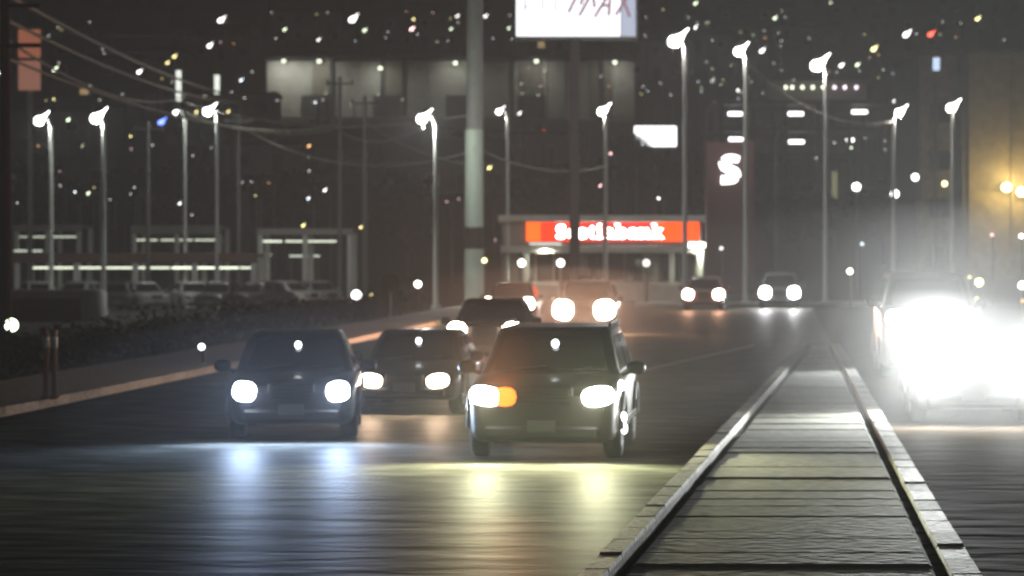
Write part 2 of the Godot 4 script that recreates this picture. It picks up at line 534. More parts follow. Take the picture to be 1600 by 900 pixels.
# ---------------------------------------------------------------- trees
func leaves(s: SurfaceTool, c: Vector3, r: Vector3, n: int, size: float) -> void:
	s.set_smooth_group(-1)
	for i in n:
		var d := Vector3(rng.randfn(), rng.randfn(), rng.randfn()).normalized() * pow(rng.randf(), 0.4)
		var p := c + d * r
		var b := Basis(Vector3(rng.randfn(), rng.randfn(), rng.randfn()).normalized(), rng.randf() * TAU)
		var k := size * rng.randf_range(0.6, 1.4)
		tri(s, p + b * Vector3(-k, 0, 0), p + b * Vector3(0, 0.25 * k, k * 0.55), p + b * Vector3(k, 0, 0))
		tri(s, p + b * Vector3(-k, 0, 0), p + b * Vector3(k, 0, 0), p + b * Vector3(0, 0.25 * k, -k * 0.55))

func tree(where: Vector3, h: float, wide: float, n: int, label: String) -> Node3D:
	var t := thing("tree", where, rng.randf() * TAU, label, "tree", "trees in the dark")
	var s := st()
	var top := Vector3(rng.randf_range(-0.3, 0.3), h * 0.75, rng.randf_range(-0.3, 0.3))
	tube(s, [Vector3(0, -0.3, 0), Vector3(0.05, h * 0.3, 0), top], [h * 0.035, h * 0.026, h * 0.008], 7)
	obj("trunk", s, M.bark, t)
	var clumps := []
	for i in 9:
		var a := TAU * i / 9.0 + rng.randf() * 0.7
		var e := Vector3(cos(a) * wide * rng.randf_range(0.25, 0.75), h * rng.randf_range(0.45, 0.9), sin(a) * wide * rng.randf_range(0.25, 0.75))
		clumps.append(e)
		if i % 2 == 0:
			s = st()
			tube(s, [Vector3(0.03, h * rng.randf_range(0.3, 0.45), 0), e * Vector3(0.6, 0.92, 0.6), e], [h * 0.013, h * 0.009, h * 0.004], 5)
			obj("limb", s, M.bark, t)
	s = st(false)
	for e in clumps:
		leaves(s, e, Vector3(wide * 0.42, h * 0.16, wide * 0.42) * rng.randf_range(0.8, 1.2), n / 9, 0.16 + h * 0.008)
	leaves(s, Vector3(0, h * 0.85, 0), Vector3(wide * 0.45, h * 0.17, wide * 0.45), n / 8, 0.16 + h * 0.008)
	var cr := obj("crown", s, M.leaf, t)
	cr.set_meta("kind", "stuff")
	return t

# ---------------------------------------------------------------- houses on the hill
func house(where: Vector3, turn: float, w: float, h: float, dp: float, wall: Material, pitched: bool, lit: Array, label: String) -> Node3D:
	var t := thing("house", where, turn, label, "house", "houses on the dark hillside")
	var s := st(false)
	box(s, Vector3(0, h / 2 - 1.5, -dp / 2), Vector3(w, h + 3.0, dp))
	obj("wall", s, wall, t)
	s = st(false)
	if pitched:
		var e := 0.4
		var a := [Vector3(-w / 2 - e, h + 0.01, e), Vector3(w / 2 + e, h + 0.01, e), Vector3(w / 2 + e, h + w * 0.2, -dp / 2), Vector3(-w / 2 - e, h + w * 0.2, -dp / 2), Vector3(w / 2 + e, h + 0.01, -dp - e), Vector3(-w / 2 - e, h + 0.01, -dp - e)]
		quad(s, a[0], a[3], a[2], a[1]); quad(s, a[2], a[3], a[5], a[4]); tri(s, a[0], a[5], a[3]); tri(s, a[1], a[2], a[4]); quad(s, a[0], a[1], a[4], a[5])
	else:
		box(s, Vector3(0, h + 0.15, -dp / 2), Vector3(w + 0.5, 0.3, dp + 0.5), 0.03)
	obj("roof", s, M.roof if pitched else M.roof_grey, t)
	var floors := maxi(1, int(h / 2.9))
	var cols := maxi(2, int(w / 3.0))
	var k := 0
	for f in floors:
		for i in cols:
			var at := Vector3(-w / 2 + w * (i + 0.5) / cols, 1.6 + f * 2.8, 0.03)
			if f == 0 and i == cols / 2:
				s = st(false)
				box(s, Vector3(at.x, 1.05, 0.03), Vector3(1.0, 2.1, 0.08), 0.01)
				obj("door", s, M.roof, t)
				continue
			s = st(false)
			box(s, at, Vector3(1.3, 1.2, 0.08), 0.01)
			var fr := obj("window_frame", s, M.white if k % 2 else M.dull_steel, t)
			s = st(false)
			box(s, at + Vector3(0, 0, 0.04), Vector3(1.1, 1.0, 0.02))
			obj("window_pane", s, glow(1.0, 0.7, 0.35, 0.5) if k in lit else M.glass, fr)
			k += 1
	return t

# ---------------------------------------------------------------- ordinal labels for the many small lamps
const ORD := ["first", "second", "third", "fourth", "fifth", "sixth", "seventh", "eighth", "ninth", "tenth", "eleventh", "twelfth", "thirteenth", "fourteenth", "fifteenth", "sixteenth", "seventeenth", "eighteenth", "nineteenth", "twentieth", "twenty-first", "twenty-second", "twenty-third", "twenty-fourth", "twenty-fifth", "twenty-sixth", "twenty-seventh", "twenty-eighth", "twenty-ninth", "thirtieth"]
func ordinal(i: int, n: int, what: String, where: String) -> String:
	if n == 1: return "only %s light %s" % [what, where]
	if i == 0: return "leftmost of the %s lights %s" % [what, where]
	if i == n - 1: return "rightmost of the %s lights %s" % [what, where]
	return "%s from the left of the %s lights %s" % [ORD[i], what, where]

func _ready() -> void:
	rng.seed = 11
	# ------------------------------------------------------------ camera, sky, exposure, air
	var cam := Camera3D.new()
	cam.name = "camera"
	var lens := CameraAttributesPhysical.new()
	lens.frustum_near = 1.0
	lens.frustum_far = 3000.0
	lens.frustum_focal_length = 12.0 * F / 450.0
	lens.frustum_focus_distance = 15.0
	lens.exposure_aperture = 4.8
	add_child(cam)
	cam.position = Vector3(0, EYE, 0)
	cam.attributes = lens
	cam.projection = Camera3D.PROJECTION_FRUSTUM
	cam.near = 1.0
	cam.far = 3000.0
	cam.size = 900.0 / F
	cam.frustum_offset = Vector2(0, (HORIZON - 450.0) / F)
	cam.current = true
	var we := WorldEnvironment.new()
	we.name = "environment"
	var env := Environment.new()
	env.background_mode = Environment.BG_SKY
	var sm := ProceduralSkyMaterial.new()
	sm.sky_top_color = lin(0.008, 0.008, 0.009)
	sm.sky_horizon_color = lin(0.013, 0.0132, 0.0125)
	sm.ground_horizon_color = lin(0.015, 0.014, 0.012)
	sm.ground_bottom_color = lin(0.01, 0.01, 0.01)
	env.sky = Sky.new()
	env.sky.sky_material = sm
	env.background_energy_multiplier = 1.0
	env.tonemap_mode = Environment.TONE_MAPPER_LINEAR
	env.tonemap_exposure = 1.0
	env.fog_enabled = true
	env.fog_density = 0.00145
	env.fog_light_color = Color(0.92, 0.93, 0.94)
	env.volumetric_fog_enabled = true
	env.volumetric_fog_density = 0.0
	env.sdfgi_enabled = true
	env.ssao_enabled = true
	env.ssil_enabled = true
	we.environment = env
	add_child(we)

	materials()
	M.tail = mat(0.25, 0.01, 0.01, 0.3)
	setting()
	median()
	buildings()
	car_park()
	signs()
	cars()
	lamps()
	roadside()
	trees()

# ---------------------------------------------------------------- the setting
func setting() -> void:
	var s := st()
	var ds := [-40.0, 0.0, 15.0, 30.0, 45.0, 60.0, 75.0, 90.0, 105.0, 120.0, 135.0, 150.0, 160.0, 170.0, 185.0, 200.0, 215.0, 230.0, 250.0, 270.0, 290.0, 310.0, 330.0, 350.0, 375.0, 400.0, 430.0, 460.0, 500.0, 550.0, 600.0, 650.0, 700.0, 800.0, 900.0, 1000.0, 1200.0, 1500.0]
	var us := [-900.0, -500.0, -250.0, -150.0, -100.0, -80.0, -65.0, -50.0, -40.0, -32.0, -26.0, -22.0, -19.0, -17.5, -16.0, -14.6, -12.0, 0.0, 15.0, 20.0, 30.0, 40.0, 55.0, 75.0, 100.0, 150.0, 250.0, 500.0, 900.0]
	for i in ds.size() - 1:
		for j in us.size() - 1:
			var p := []
			for q in [[i, j], [i + 1, j], [i + 1, j + 1], [i, j + 1]]:
				var x: float = us[q[1]] + DRIFT * ds[q[0]]
				p.append(Vector3(x, ground(x, ds[q[0]]), -ds[q[0]]))
			quad(s, p[0], p[1], p[2], p[3])
	tag(obj("ground", s, M.soil), "", "", "", "structure")
	s = st(false)
	quad(s, rd(-11.9, -30), rd(-11.9, 133), rd(1.3, 133), rd(1.3, -30))
	tag(obj("road", s, M.asphalt), "", "", "", "structure")
	s = st(false)
	quad(s, rd(1.3, -30, -0.004), rd(1.3, 133, -0.004), rd(13.5, 133, -0.004), rd(13.5, -30, -0.004))
	tag(obj("service_road", s, M.service), "", "", "", "structure")
	# worn line beyond the turn pocket
	s = st(false)
	quad(s, rd(-3.3, 58, 0.005), rd(-0.9, 76, 0.005), rd(-0.75, 76, 0.005), rd(-3.15, 58, 0.005))
	tag(obj("road_marking", s, M.line), "", "", "", "structure")
	# left pavement with its kerb stones
	s = st(false)
	slab(s, [rd(-14.5, -30), rd(-12.08, -30), rd(-12.08, 125), rd(-14.5, 125)], -0.06, 0.14, 0.01)
	var pave := obj("pavement", s, M.slab_b)
	tag(pave, "", "", "", "structure")
	for k in 86:
		var d := 36.0 + k
		s = st(false)
		slab(s, [rd(-12.07, d + 0.012), rd(-11.9, d + 0.012), rd(-11.9, d + 0.988), rd(-12.07, d + 0.988)], -0.05, 0.145 + rng.randf_range(-0.006, 0.006), 0.02)
		obj("kerb_stone", s, M.kerb_lit_yellow if d > 73 and d < 101 else M.kerb_a if rng.randf() < 0.5 else M.kerb_b, pave)
	# right edge of the service road
	s = st(false)
	slab(s, [rd(13.5, -30), rd(16.5, -30), rd(16.5, 125), rd(13.5, 125)], -0.06, 0.14, 0.02)
	tag(obj("pavement", s, M.slab_b), "", "", "", "structure")
	# bright kerb across the far end
	s = st(false)
	box(s, Vector3(0, 0.08, 0), Vector3(11.5, 0.2, 0.4), 0.03)
	var far := obj("far_kerb", s, M.white, self, Vector3(11.6, 0, -133.6))
	tag(far, "", "", "", "structure")

func left_u(d: float) -> float:       # left edge of the tapering median
	return lerpf(-1.45, 0.55, clampf((d - 19.0) / 53.0, 0, 1))

func median() -> void:
	var s := st(false)
	slab(s, [rd(left_u(12.0), 12), rd(1.4, 12), rd(1.4, 72), rd(left_u(72), 72)], -0.05, 0.155, 0.01)
	var med := obj("median", s, M.soil)
	tag(med, "", "", "", "structure")
	var d := 14.0
	while d < 70.0:
		var long := rng.randf_range(0.5, 1.35)
		var gap := rng.randf_range(0.03, 0.09)
		s = st(false)
		slab(s, [rd(left_u(d) + 0.25, d), rd(1.1, d), rd(1.1, d + long), rd(left_u(d + long) + 0.25, d + long)], 0.1, 0.18 + rng.randf_range(-0.013, 0.013), 0.02)
		obj("paving_slab", s, M.slab_a if rng.randf() < 0.6 else M.slab_b, med)
		d += long + gap
	d = 14.0
	while d < 71.0:
		for side in 2:
			var l := 0.994
			var jit := rng.randf_range(-0.006, 0.006)
			s = st(false)
			if side == 0:
				slab(s, [rd(left_u(d) - 0.01, d), rd(left_u(d) + 0.17, d), rd(left_u(d + l) + 0.17, d + l), rd(left_u(d + l) - 0.01, d + l)], -0.04, 0.26 + jit, 0.03)
			else:
				slab(s, [rd(1.19, d), rd(1.41, d), rd(1.41, d + l), rd(1.19, d + l)], -0.04, 0.22 + jit, 0.03)
			obj("kerb_stone", s, M.kerb_a if rng.randf() < 0.55 else M.kerb_b, med)
		d += 1.0

# ---------------------------------------------------------------- buildings
func text(words: String, height: float, depth: float, face := "Droid Sans", weight := 700) -> TextMesh:
	var t := TextMesh.new()
	var f := SystemFont.new()
	f.font_names = PackedStringArray([face])
	f.font_weight = weight
	t.font = f
	t.text = words
	t.font_size = 64
	t.pixel_size = height / 64.0
	t.depth = depth
	t.curve_step = 2.0
	return t

func buildings() -> void:
	# the bank, about 150 m off
	var a := px(778, 0, 150).x
	var b := px(1104, 0, 150).x
	var w: float = b - a
	var k := 150.0 / F
	var bank := thing("bank_building", Vector3((a + b) / 2, -0.1, -150), 0.0, "low flat-roofed bank with a glowing red fascia sign and glass front", "bank")
	var s := st(false)
	box(s, Vector3(0, 2.15, -6.2), Vector3(w - 0.4, 4.3, 11.4))
	obj("wall", s, M.stucco, bank)
	s = st(false)
	box(s, Vector3(0, 4.42, -5.9), Vector3(w, 0.36, 12.6), 0.04)
	obj("roof", s, M.wall, bank)
	s = st(false)
	box(s, Vector3(0, 3.62, -0.2), Vector3(w - 0.5, 1.2, 0.5), 0.02)
	obj("fascia", s, M.stucco, bank)
	s = st(false)
	box(s, Vector3(0, 2.78, -0.1), Vector3(w - 0.3, 0.38, 0.9), 0.03)
	obj("soffit_band", s, M.wall, bank)
	var sign_y := EYE + 0.1 - (362 - HORIZON) * k
	var x_of := func(x: float) -> float: return (x - 800.0) * k - (a + b) / 2
	for q in [[822, 845, 1.0, 0.12, 0.004, 2.0], [845, 890, 1.0, 0.035, 0.004, 1.7], [890, 1020, 1.0, 0.04, 0.025, 1.3], [1020, 1092, 1.0, 0.07, 0.002, 2.2]]:
		s = st(false)
		box(s, Vector3(x_of.call((q[0] + q[1]) / 2.0), sign_y, 0.16), Vector3((q[1] - q[0]) * k - 0.02, 1.02, 0.18), 0.02)
		obj("sign_panel", s, glow(q[2], q[3], q[4], q[5]), bank)
	var tm := text("Scotiabank", 1.02, 0.08, "Droid Serif")
	var letters := obj("sign_lettering", tm, glow(1, 0.96, 0.92, 14.0), bank, Vector3(x_of.call(952), sign_y - 0.02, 0.31))
	letters.scale = Vector3.ONE
	for q in [[1, 8], [9, 11]]:
		for i in range(q[0], q[1]):
			s = st(false)
			box(s, Vector3(-w / 2 + 0.6 + i * 0.95, 1.85, -0.42), Vector3(0.86, 1.5, 0.05), 0.01)
			obj("window_pane", s, M.glass, bank)
	for x in [822.0, 1049.0, 1094.0]:
		s = st(false)
		box(s, Vector3(x_of.call(x), 1.3, 0.15), Vector3(0.28, 2.6, 0.28), 0.02)
		obj("column", s, M.wall, bank)
	s = st(false)
	box(s, Vector3(0.6, 0.5, 0.5), Vector3(w * 0.8, 1.0, 0.3), 0.03)
	obj("planter_wall", s, M.wall, bank)
	for q in [[852, 381, 1.7, 0.1, 1.2], [1090, 383, 1.0, 0.28, 7.0]]:
		s = st(false)
		box(s, Vector3(x_of.call(q[0]), EYE + 0.1 - (q[1] - HORIZON) * k, 0.42), Vector3(q[2], q[3], 0.12), 0.02)
		var l := obj("strip_light", s, glow(0.95, 1.0, 0.9, q[4]), bank)
		spot(l, Vector3(x_of.call(q[0]), EYE - 0.12 - (q[1] - HORIZON) * k, 0.62), Vector3(0, -1, -0.1), 22.0, Color(0.97, 1, 0.9), 85.0)
	for x in [815.0, 876.0, 1010.0]:
		var q := px(x, 411, 146)
		var bl := thing("bollard_light", Vector3(q.x, 0, q.z), 0, "%s glowing white bollard light before the bank front" % {815.0: "left", 876.0: "middle", 1010.0: "right"}[x], "bollard light", "bollard lights before the bank")
		s = st()
		lathe(s, [[0.12, -0.1], [0.1, 0.1], [0.08, q.y - 0.16]], Vector3.ZERO, Basis(), 8)
		obj("post", s, M.dull_steel, bl)
		s = st()
		egg(s, Vector3(0, q.y, 0), Vector3(0.19, 0.2, 0.19))
		obj("lamp_globe", s, glow(1, 0.97, 0.88, 6.0 if x < 1000 else 2.0), bl)

	# long pale warehouse on the slope
	var d := 350.0
	k = d / F
	a = px(416, 0, d).x
	b = px(992, 0, d).x
	w = b - a
	var y0 := ground((a + b) / 2, d) - 1.0
	var top := EYE - (92 - HORIZON) * k
	var wh := thing("warehouse", Vector3((a + b) / 2, y0, -d), 0.0, "long pale flat-roofed warehouse on the slope behind the bank", "warehouse")
	s = st(false)
	box(s, Vector3(0, (top - y0) / 2 - 1, -9.15), Vector3(w - 0.2, top - y0 + 1.5, 18))
	obj("wall", s, M.wall, wh)
	s = st(false)
	box(s, Vector3(0, top - y0 + 0.1, -9), Vector3(w + 0.6, 0.35, 19), 0.04)
	obj("roof", s, M.roof_grey, wh)
	for x in [-17.0, -9.0, 3.0, 14.0]:
		s = st(false)
		box(s, Vector3(x, top - y0 + 0.75, -4.0), Vector3(2.2, 0.95, 1.6), 0.08)
		lathe(s, [[0.5, 1.2], [0.5, 1.35], [0.1, 1.36]], Vector3(x, top - y0, -4.0), Basis(), 10)
		obj("roof_fan_unit", s, M.roof_grey, wh)
	for i in 16:
		if i % 5 == 3: continue
		s = st(false)
		box(s, Vector3(-w / 2 + w * (i + 0.5) / 16, (top - y0) / 2 + 0.3, -0.05), Vector3(w / 16 - 0.12, top - y0 - 1.4, 0.16), 0.02)
		obj("wall_panel", s, [M.wall, M.wall, M.stucco][i % 3], wh)
	for x in [519.0, 598.0, 631.0, 745.0, 800.0, 895.0, 940.0]:
		s = st(false)
		box(s, Vector3((x - 800) * k - (a + b) / 2, (top - y0) / 2, 0.12), Vector3(0.5, top - y0 - 0.1, 0.3), 0.03)
		obj("downpipe", s, M.roof_grey, wh)
	for i in 4:
		s = st(false)
		box(s, Vector3(-w / 2 + 6 + i * 9.0, 2.2, 0.1), Vector3(3.4, 3.0, 0.1), 0.03)
		obj("shutter_door", s, M.roof_grey, wh)
	for q in [[445, 97, 48.0], [500, 97, 32.0], [595, 108, 24.0], [712, 100, 22.0], [838, 97, 18.0], [960, 99, 18.0]]:
		var at := Vector3((q[0] - 800) * k - (a + b) / 2, EYE - (q[1] - HORIZON) * k - y0, 1.6)
		s = st()
		egg(s, at, Vector3(0.3, 0.25, 0.25))
		var wl := obj("wall_lamp", s, glow(0.95, 1.0, 0.75, 3.0), wh)
		spot(wl, at + Vector3(0, -0.1, 1.6), Vector3(0, -1, -0.9), q[2], Color(0.96, 0.97, 0.92), 80.0)
		s = st(false)
		box(s, at + Vector3(0, 0.2, -0.8), Vector3(0.1, 0.1, 1.7), 0.01)
		obj("lamp_bracket", s, M.dull_steel, wh)

	# warm-lit hall at the right edge and its grey neighbour
	d = 190.0
	k = d / F
	for q in [[1512.0, 1720.0, 84.0, true], [1436.0, 1508.0, 88.0, false]]:
		a = px(q[0], 0, d).x
		b = px(q[1], 0, d).x
		top = EYE - (q[2] - HORIZON) * k
		y0 = ground((a + b) / 2, d) - 0.3
		var h := top - y0
		w = b - a
		var t := thing("hall_building" if q[3] else "office_building", Vector3((a + b) / 2, y0, -d), 0.0, "tall ochre hall lit by amber wall lamps at the right edge" if q[3] else "narrow grey block beside the amber-lit hall", "building")
		s = st(false)
		box(s, Vector3(0, h / 2, -6.1), Vector3(w, h, 12))
		obj("wall", s, M.stucco if q[3] else M.grey_wall, t)
		s = st(false)
		box(s, Vector3(0, h + 0.15, -6), Vector3(w + 0.3, 0.3, 12.6), 0.03)
		obj("roof", s, M.roof_grey, t)
		for i in 2 if not q[3] else 4:
			s = st(false)
			box(s, Vector3(-w / 2 + 0.12 + (w - 0.24) * i / (1 if not q[3] else 3), h / 2, 0.02), Vector3(0.22, h, 0.3), 0.02)
			obj("pilaster", s, M.stucco if q[3] else M.grey_wall, t)
		for f in 4:
			if not q[3]:
				s = st(false)
				box(s, Vector3(0, 1.8 + f * 3.2, -0.08), Vector3(1.6, 1.4, 0.1), 0.02)
				var fr := obj("window_frame", s, M.dull_steel, t)
				s = st(false)
				box(s, Vector3(0, 1.8 + f * 3.2, -0.03), Vector3(1.4, 1.2, 0.06))
				obj("window_pane", s, M.glass, fr)
		if q[3]:
			for p in [[1570, 293], [1593, 300]]:
				var at := Vector3((p[0] - 800) * k - (a + b) / 2, EYE - (p[1] - HORIZON) * k - y0, 0.7)
				s = st()
				egg(s, at, Vector3(0.34, 0.3, 0.22))
				var wl := obj("wall_lamp", s, glow(1.0, 0.8, 0.35, 12.0), t)
				omni(wl, at + Vector3(0, 0.1, 0.9), 9.0, Color(1.0, 0.85, 0.5), 0.2)
				s = st(false)
				box(s, at + Vector3(0, -0.1, -0.4), Vector3(0.08, 0.08, 0.8), 0.01)
				obj("lamp_bracket", s, M.dull_steel, t)
	# long eave building with a string of bulbs, right of centre on the slope
	d = 330.0
	k = d / F
	a = px(1195, 0, d).x
	b = px(1355, 0, d).x
	top = EYE - (128 - HORIZON) * k
	y0 = ground((a + b) / 2, d) - 1.0
	var shop := thing("shop_building", Vector3((a + b) / 2, y0, -d), 0.0, "low shop on the slope with a string of bulbs under its eave", "shop")
	s = st(false)
	box(s, Vector3(0, (top - y0) / 2, -5), Vector3(b - a, top - y0, 9))
	obj("wall", s, M.stucco, shop)
	s = st(false)
	box(s, Vector3(0, top - y0 + 0.12, -4.5), Vector3(b - a + 0.8, 0.3, 11), 0.04)
	obj("roof", s, M.canopy, shop)
	for i in 5:
		s = st(false)
		box(s, Vector3(-(b - a) / 2 + (b - a) * (i + 0.5) / 5, 2.4, -0.45), Vector3(1.6, 2.2, 0.06), 0.02)
		obj("window_pane", s, M.glass, shop)
	for x in [1227, 1237, 1253, 1269, 1285, 1303, 1319, 1337]:
		s = st()
		egg(s, Vector3((x - 800) * k - (a + b) / 2, EYE - (137 - HORIZON) * k - y0, 0.7), Vector3(0.2, 0.22, 0.2))
		obj("bulb", s, glow(1.0, 0.85, 0.95, 4.0) if x > 1300 else glow(0.95, 1.0, 0.75, 4.0), shop)
	# open parking deck with ceiling strips
	d = 250.0
	k = d / F
	a = px(1120, 0, d).x
	b = px(1385, 0, d).x
	y0 = ground((a + b) / 2, d) - 0.5
	var pd := thing("parking_deck", Vector3((a + b) / 2, y0, -d), 0.0, "open two-level parking deck with white ceiling strip lights", "car park")
	for row in [[160.0, 0.4], [202.0, 0.4], [243.0, 0.4]]:
		s = st(false)
		box(s, Vector3(0, EYE - (row[0] - HORIZON) * k - y0, -7), Vector3(b - a, row[1], 15), 0.03)
		obj("deck_slab", s, M.grey_wall, pd)
	for i in 6:
		for zz in [-0.4, -13.5]:
			s = st(false)
			box(s, Vector3(-(b - a) / 2 + 0.4 + (b - a - 0.8) * i / 5, (EYE - (160 - HORIZON) * k - y0) / 2 - 0.3, zz), Vector3(0.4, EYE - (160 - HORIZON) * k - y0 + 0.2, 0.4), 0.02)
			obj("pillar", s, M.grey_wall, pd)
	s = st(false)
	box(s, Vector3(0, (EYE - (202 - HORIZON) * k - y0) / 2, -14.2), Vector3(b - a, EYE - (160 - HORIZON) * k - y0 + 2.0, 0.3))
	obj("rear_wall", s, M.stucco, pd)
	for q in [[1150, 177, 22], [1245, 177, 24], [1345, 174, 24], [1151, 217, 22], [1246, 221, 24], [1330, 218, 12]]:
		var at := Vector3((q[0] - 800) * k - (a + b) / 2, EYE - (q[1] - HORIZON) * k - y0, -0.9)
		s = st(false)
		box(s, at, Vector3(q[2] * k, 0.32, 0.4), 0.05)
		var l := obj("strip_light", s, glow(1.0, 0.97, 1.0, 5.0), pd)
		spot(l, at + Vector3(0, -0.25, 0), Vector3(0, -1, 0), 6.0, Color(1, 0.98, 1), 80.0)
		s = st(false)
		tube(s, [at + Vector3(0, 0.15, 0), Vector3(at.x, EYE - ((160 if q[1] < 200 else 202) - HORIZON) * k - y0 - 0.1, at.z)], [0.04], 5)
		obj("light_hanger", s, M.dull_steel, pd)
	# dim houses further up
	var lots := [[60, 205, 11, 3.2, 9], [150, 150, 12, 6, 9], [265, 170, 10, 3, 8], [345, 215, 12, 5.8, 9], [110, 85, 13, 6, 9], [215, 100, 11, 3.2, 9], [330, 85, 13, 6, 10], [25, 60, 12, 6, 9], [480, 60, 12, 5.8, 9], [560, 55, 11, 3.2, 9], [650, 68, 12, 6, 9], [435, 262, 11, 3.2, 9], [575, 268, 12, 3.2, 9], [660, 275, 10, 3, 8], [1010, 115, 12, 6, 9], [1090, 75, 11, 3.2, 9], [1180, 55, 13, 6, 9], [1260, 60, 11, 3.2, 9], [1350, 45, 13, 6, 9], [1420, 70, 11, 5.8, 9], [1540, 40, 14, 6, 9], [860, 75, 12, 3.2, 9], [960, 60, 12, 6, 9], [835, 245, 12, 3.6, 9], [700, 290, 12, 3.4, 9], [90, 285, 11, 3.2, 9]]
	var walls := [M.stucco, M.grey_wall, M.wall]
	for i in lots.size():
		var q = lots[i]
		var dd := on_hill(q[0], q[1], 1.0)
		var x: float = (q[0] - 800.0) / F * dd
		var tone: String = ["tan", "grey", "pale"][i % 3]
		house(Vector3(x, ground(x, dd) - 0.2, -dd), rng.randf_range(-0.25, 0.25), q[2], q[3], q[4], walls[i % 3], i % 2 == 0, [i % 5] if i % 4 == 1 else [], "%s %s %s-roofed house %s, %s" % [tone, "tall" if q[3] > 5 else "low", "pitched" if i % 2 == 0 else "flat", near_what(q[0], q[1]), ["nearest the left", "left of centre", "right of centre", "nearest the right"][clampi(int(fmod(q[0], 400.0) / 100.0), 0, 3)]])

func near_what(x: float, y: float) -> String:
	if x < 400: return "high on the left slope" if y < 130 else "on the slope above the carports"
	if x < 800: return "above the warehouse roof" if y < 110 else "on the slope below the warehouse"
	if x < 1200: return "above the bank" if y > 110 else "beside the fitness sign"
	return "high on the right slope"

# ---------------------------------------------------------------- carports with parked cars, left
func car_park() -> void:
	var s: SurfaceTool
	# called by pixel: x0, x1, fascia top, fascia bottom, tube row, depth
	var ports := [[20.0, 402.0, 395.0, 411.0, 418.5, 150.0, "long front carport with a dark red fascia and bright tubes"], [20.0, 128.0, 351.0, 362.0, 370.0, 176.0, "short carport behind the long one, at the left edge"], [204.0, 348.0, 352.0, 366.0, 375.0, 176.0, "middle carport behind the long one with a tan fascia"], [401.0, 552.0, 357.0, 367.0, 377.0, 160.0, "right-hand carport with white end column"]]
	for n in ports.size():
		var q = ports[n]
		var d: float = q[5]
		var k := d / F
		var a: float = (q[0] - 800.0) * k
		var b: float = (q[1] - 800.0) * k
		var gy := ground((a + b) / 2, d)
		var t := thing("carport", Vector3((a + b) / 2, gy, -d), 0, q[6], "carport", "carports in the lot on the left")
		var yt: float = EYE - (q[2] - HORIZON) * k - gy
		var yb: float = EYE - (q[3] - HORIZON) * k - gy
		var w: float = b - a
		s = st(false)
		box(s, Vector3(0, yt - 0.12, -2.6), Vector3(w - 0.1, 0.2, 5.0), 0.02)
		obj("roof_sheet", s, M.canopy, t)
		s = st(false)
		box(s, Vector3(0, (yt + yb) / 2, 0), Vector3(w, yt - yb, 0.12), 0.02)
		obj("fascia", s, M.canopy_red if n == 0 else M.canopy, t)
		var cols := 5 if n == 0 else 3
		for i in cols:
			for zz in [-0.15, -4.9]:
				s = st(false)
				box(s, Vector3(-w / 2 + 0.2 + (w - 0.4) * i / (cols - 1), (yt - 0.2) / 2, zz), Vector3(0.3, yt - 0.26, 0.3), 0.04)
				obj("column", s, M.white, t)
		var rows := {0: [[50, 158], [160, 264], [267, 335], [340, 372], [374, 400]], 1: [[22, 45], [50, 118]], 2: [[210, 245], [250, 300], [303, 347]], 3: [[403, 440], [445, 525]]}
		for r in rows[n]:
			s = st(false)
			box(s, Vector3(((r[0] + r[1]) / 2.0 - 800.0) * k - (a + b) / 2, EYE - (q[4] - HORIZON) * k - gy, -0.35), Vector3((r[1] - r[0]) * k, 0.11, 0.14), 0.03)
			var bright: float = {0: 2.4, 1: 0.7, 2: 0.9, 3: 1.6}[n]
			var l := obj("tube_light", s, glow(0.93, 1.0, 0.78, bright * (0.6 + 0.5 * rng.randf())), t)
			spot(l, Vector3(((r[0] + r[1]) / 2.0 - 800.0) * k - (a + b) / 2, EYE - (q[4] - HORIZON) * k - gy - 0.14, -0.5), Vector3(0, -1, -0.2), 5.0 if n == 0 else 2.5, Color(0.95, 1, 0.85), 85.0)
	# deeper tubes of the rear rows
	for q in [[22, 66, 392], [263, 346, 397], [452, 500, 400], [404, 424, 398]]:
		var d := 168.0
		var k := d / F
		var c := px((q[0] + q[1]) / 2.0, q[2], d)
		var gy := ground(c.x, d)
		var t := thing("tube_light_rack", Vector3(c.x, gy, c.z), 0, {22: "leftmost low tube light on posts under the rear carport", 263: "brightest low tube light, under the middle rear carport", 452: "low tube light under the right-hand carport", 404: "shortest low tube light, at the left end of the right-hand carport"}[q[0]], "tube light", "low tube lights between the carports")
		s = st(false)
		box(s, Vector3(0, c.y - gy, 0), Vector3((q[1] - q[0]) * k, 0.12, 0.12), 0.03)
		obj("tube_light", s, glow(0.93, 1.0, 0.85, 1.6 if q[0] == 263 else 0.8), t)
		for e in [-1, 1]:
			s = st(false)
			box(s, Vector3(e * ((q[1] - q[0]) * k / 2 - 0.1), (c.y - gy - 0.08) / 2, -0.1), Vector3(0.1, c.y - gy - 0.08, 0.1))
			obj("post", s, M.dull_steel, t)
	# parked cars
	var base := {"kind": "hatch", "W": 1.75, "H": 1.46, "L": 4.2, "lamp_y": 0.68, "lamp": [0.3, 0.14], "color": [0.55, 0.55, 0.53], "light": Color.WHITE, "power": 0.0, "shine": 0.0}
	var shades := [[0.55, 0.55, 0.53], [0.02, 0.02, 0.022], [0.3, 0.31, 0.32]]
	var protos := []
	for i in 3:
		var o = base.duplicate()
		o.color = shades[i]
		var d := 146.0 - i * 0.7
		var x: float = (([300.0, 345.0, 222.0][i]) - 800.0) / F * d
		protos.append(car("parked_car", o, Vector3(x, ground(x, d), -d), [0.3, -0.2, 0.5][i], ["white hatchback parked under the long carport, bright-lit", "black hatchback parked beside the white one under the long carport", "grey hatchback parked left of the white one under the long carport"][i], "car", "cars parked under the carports"))
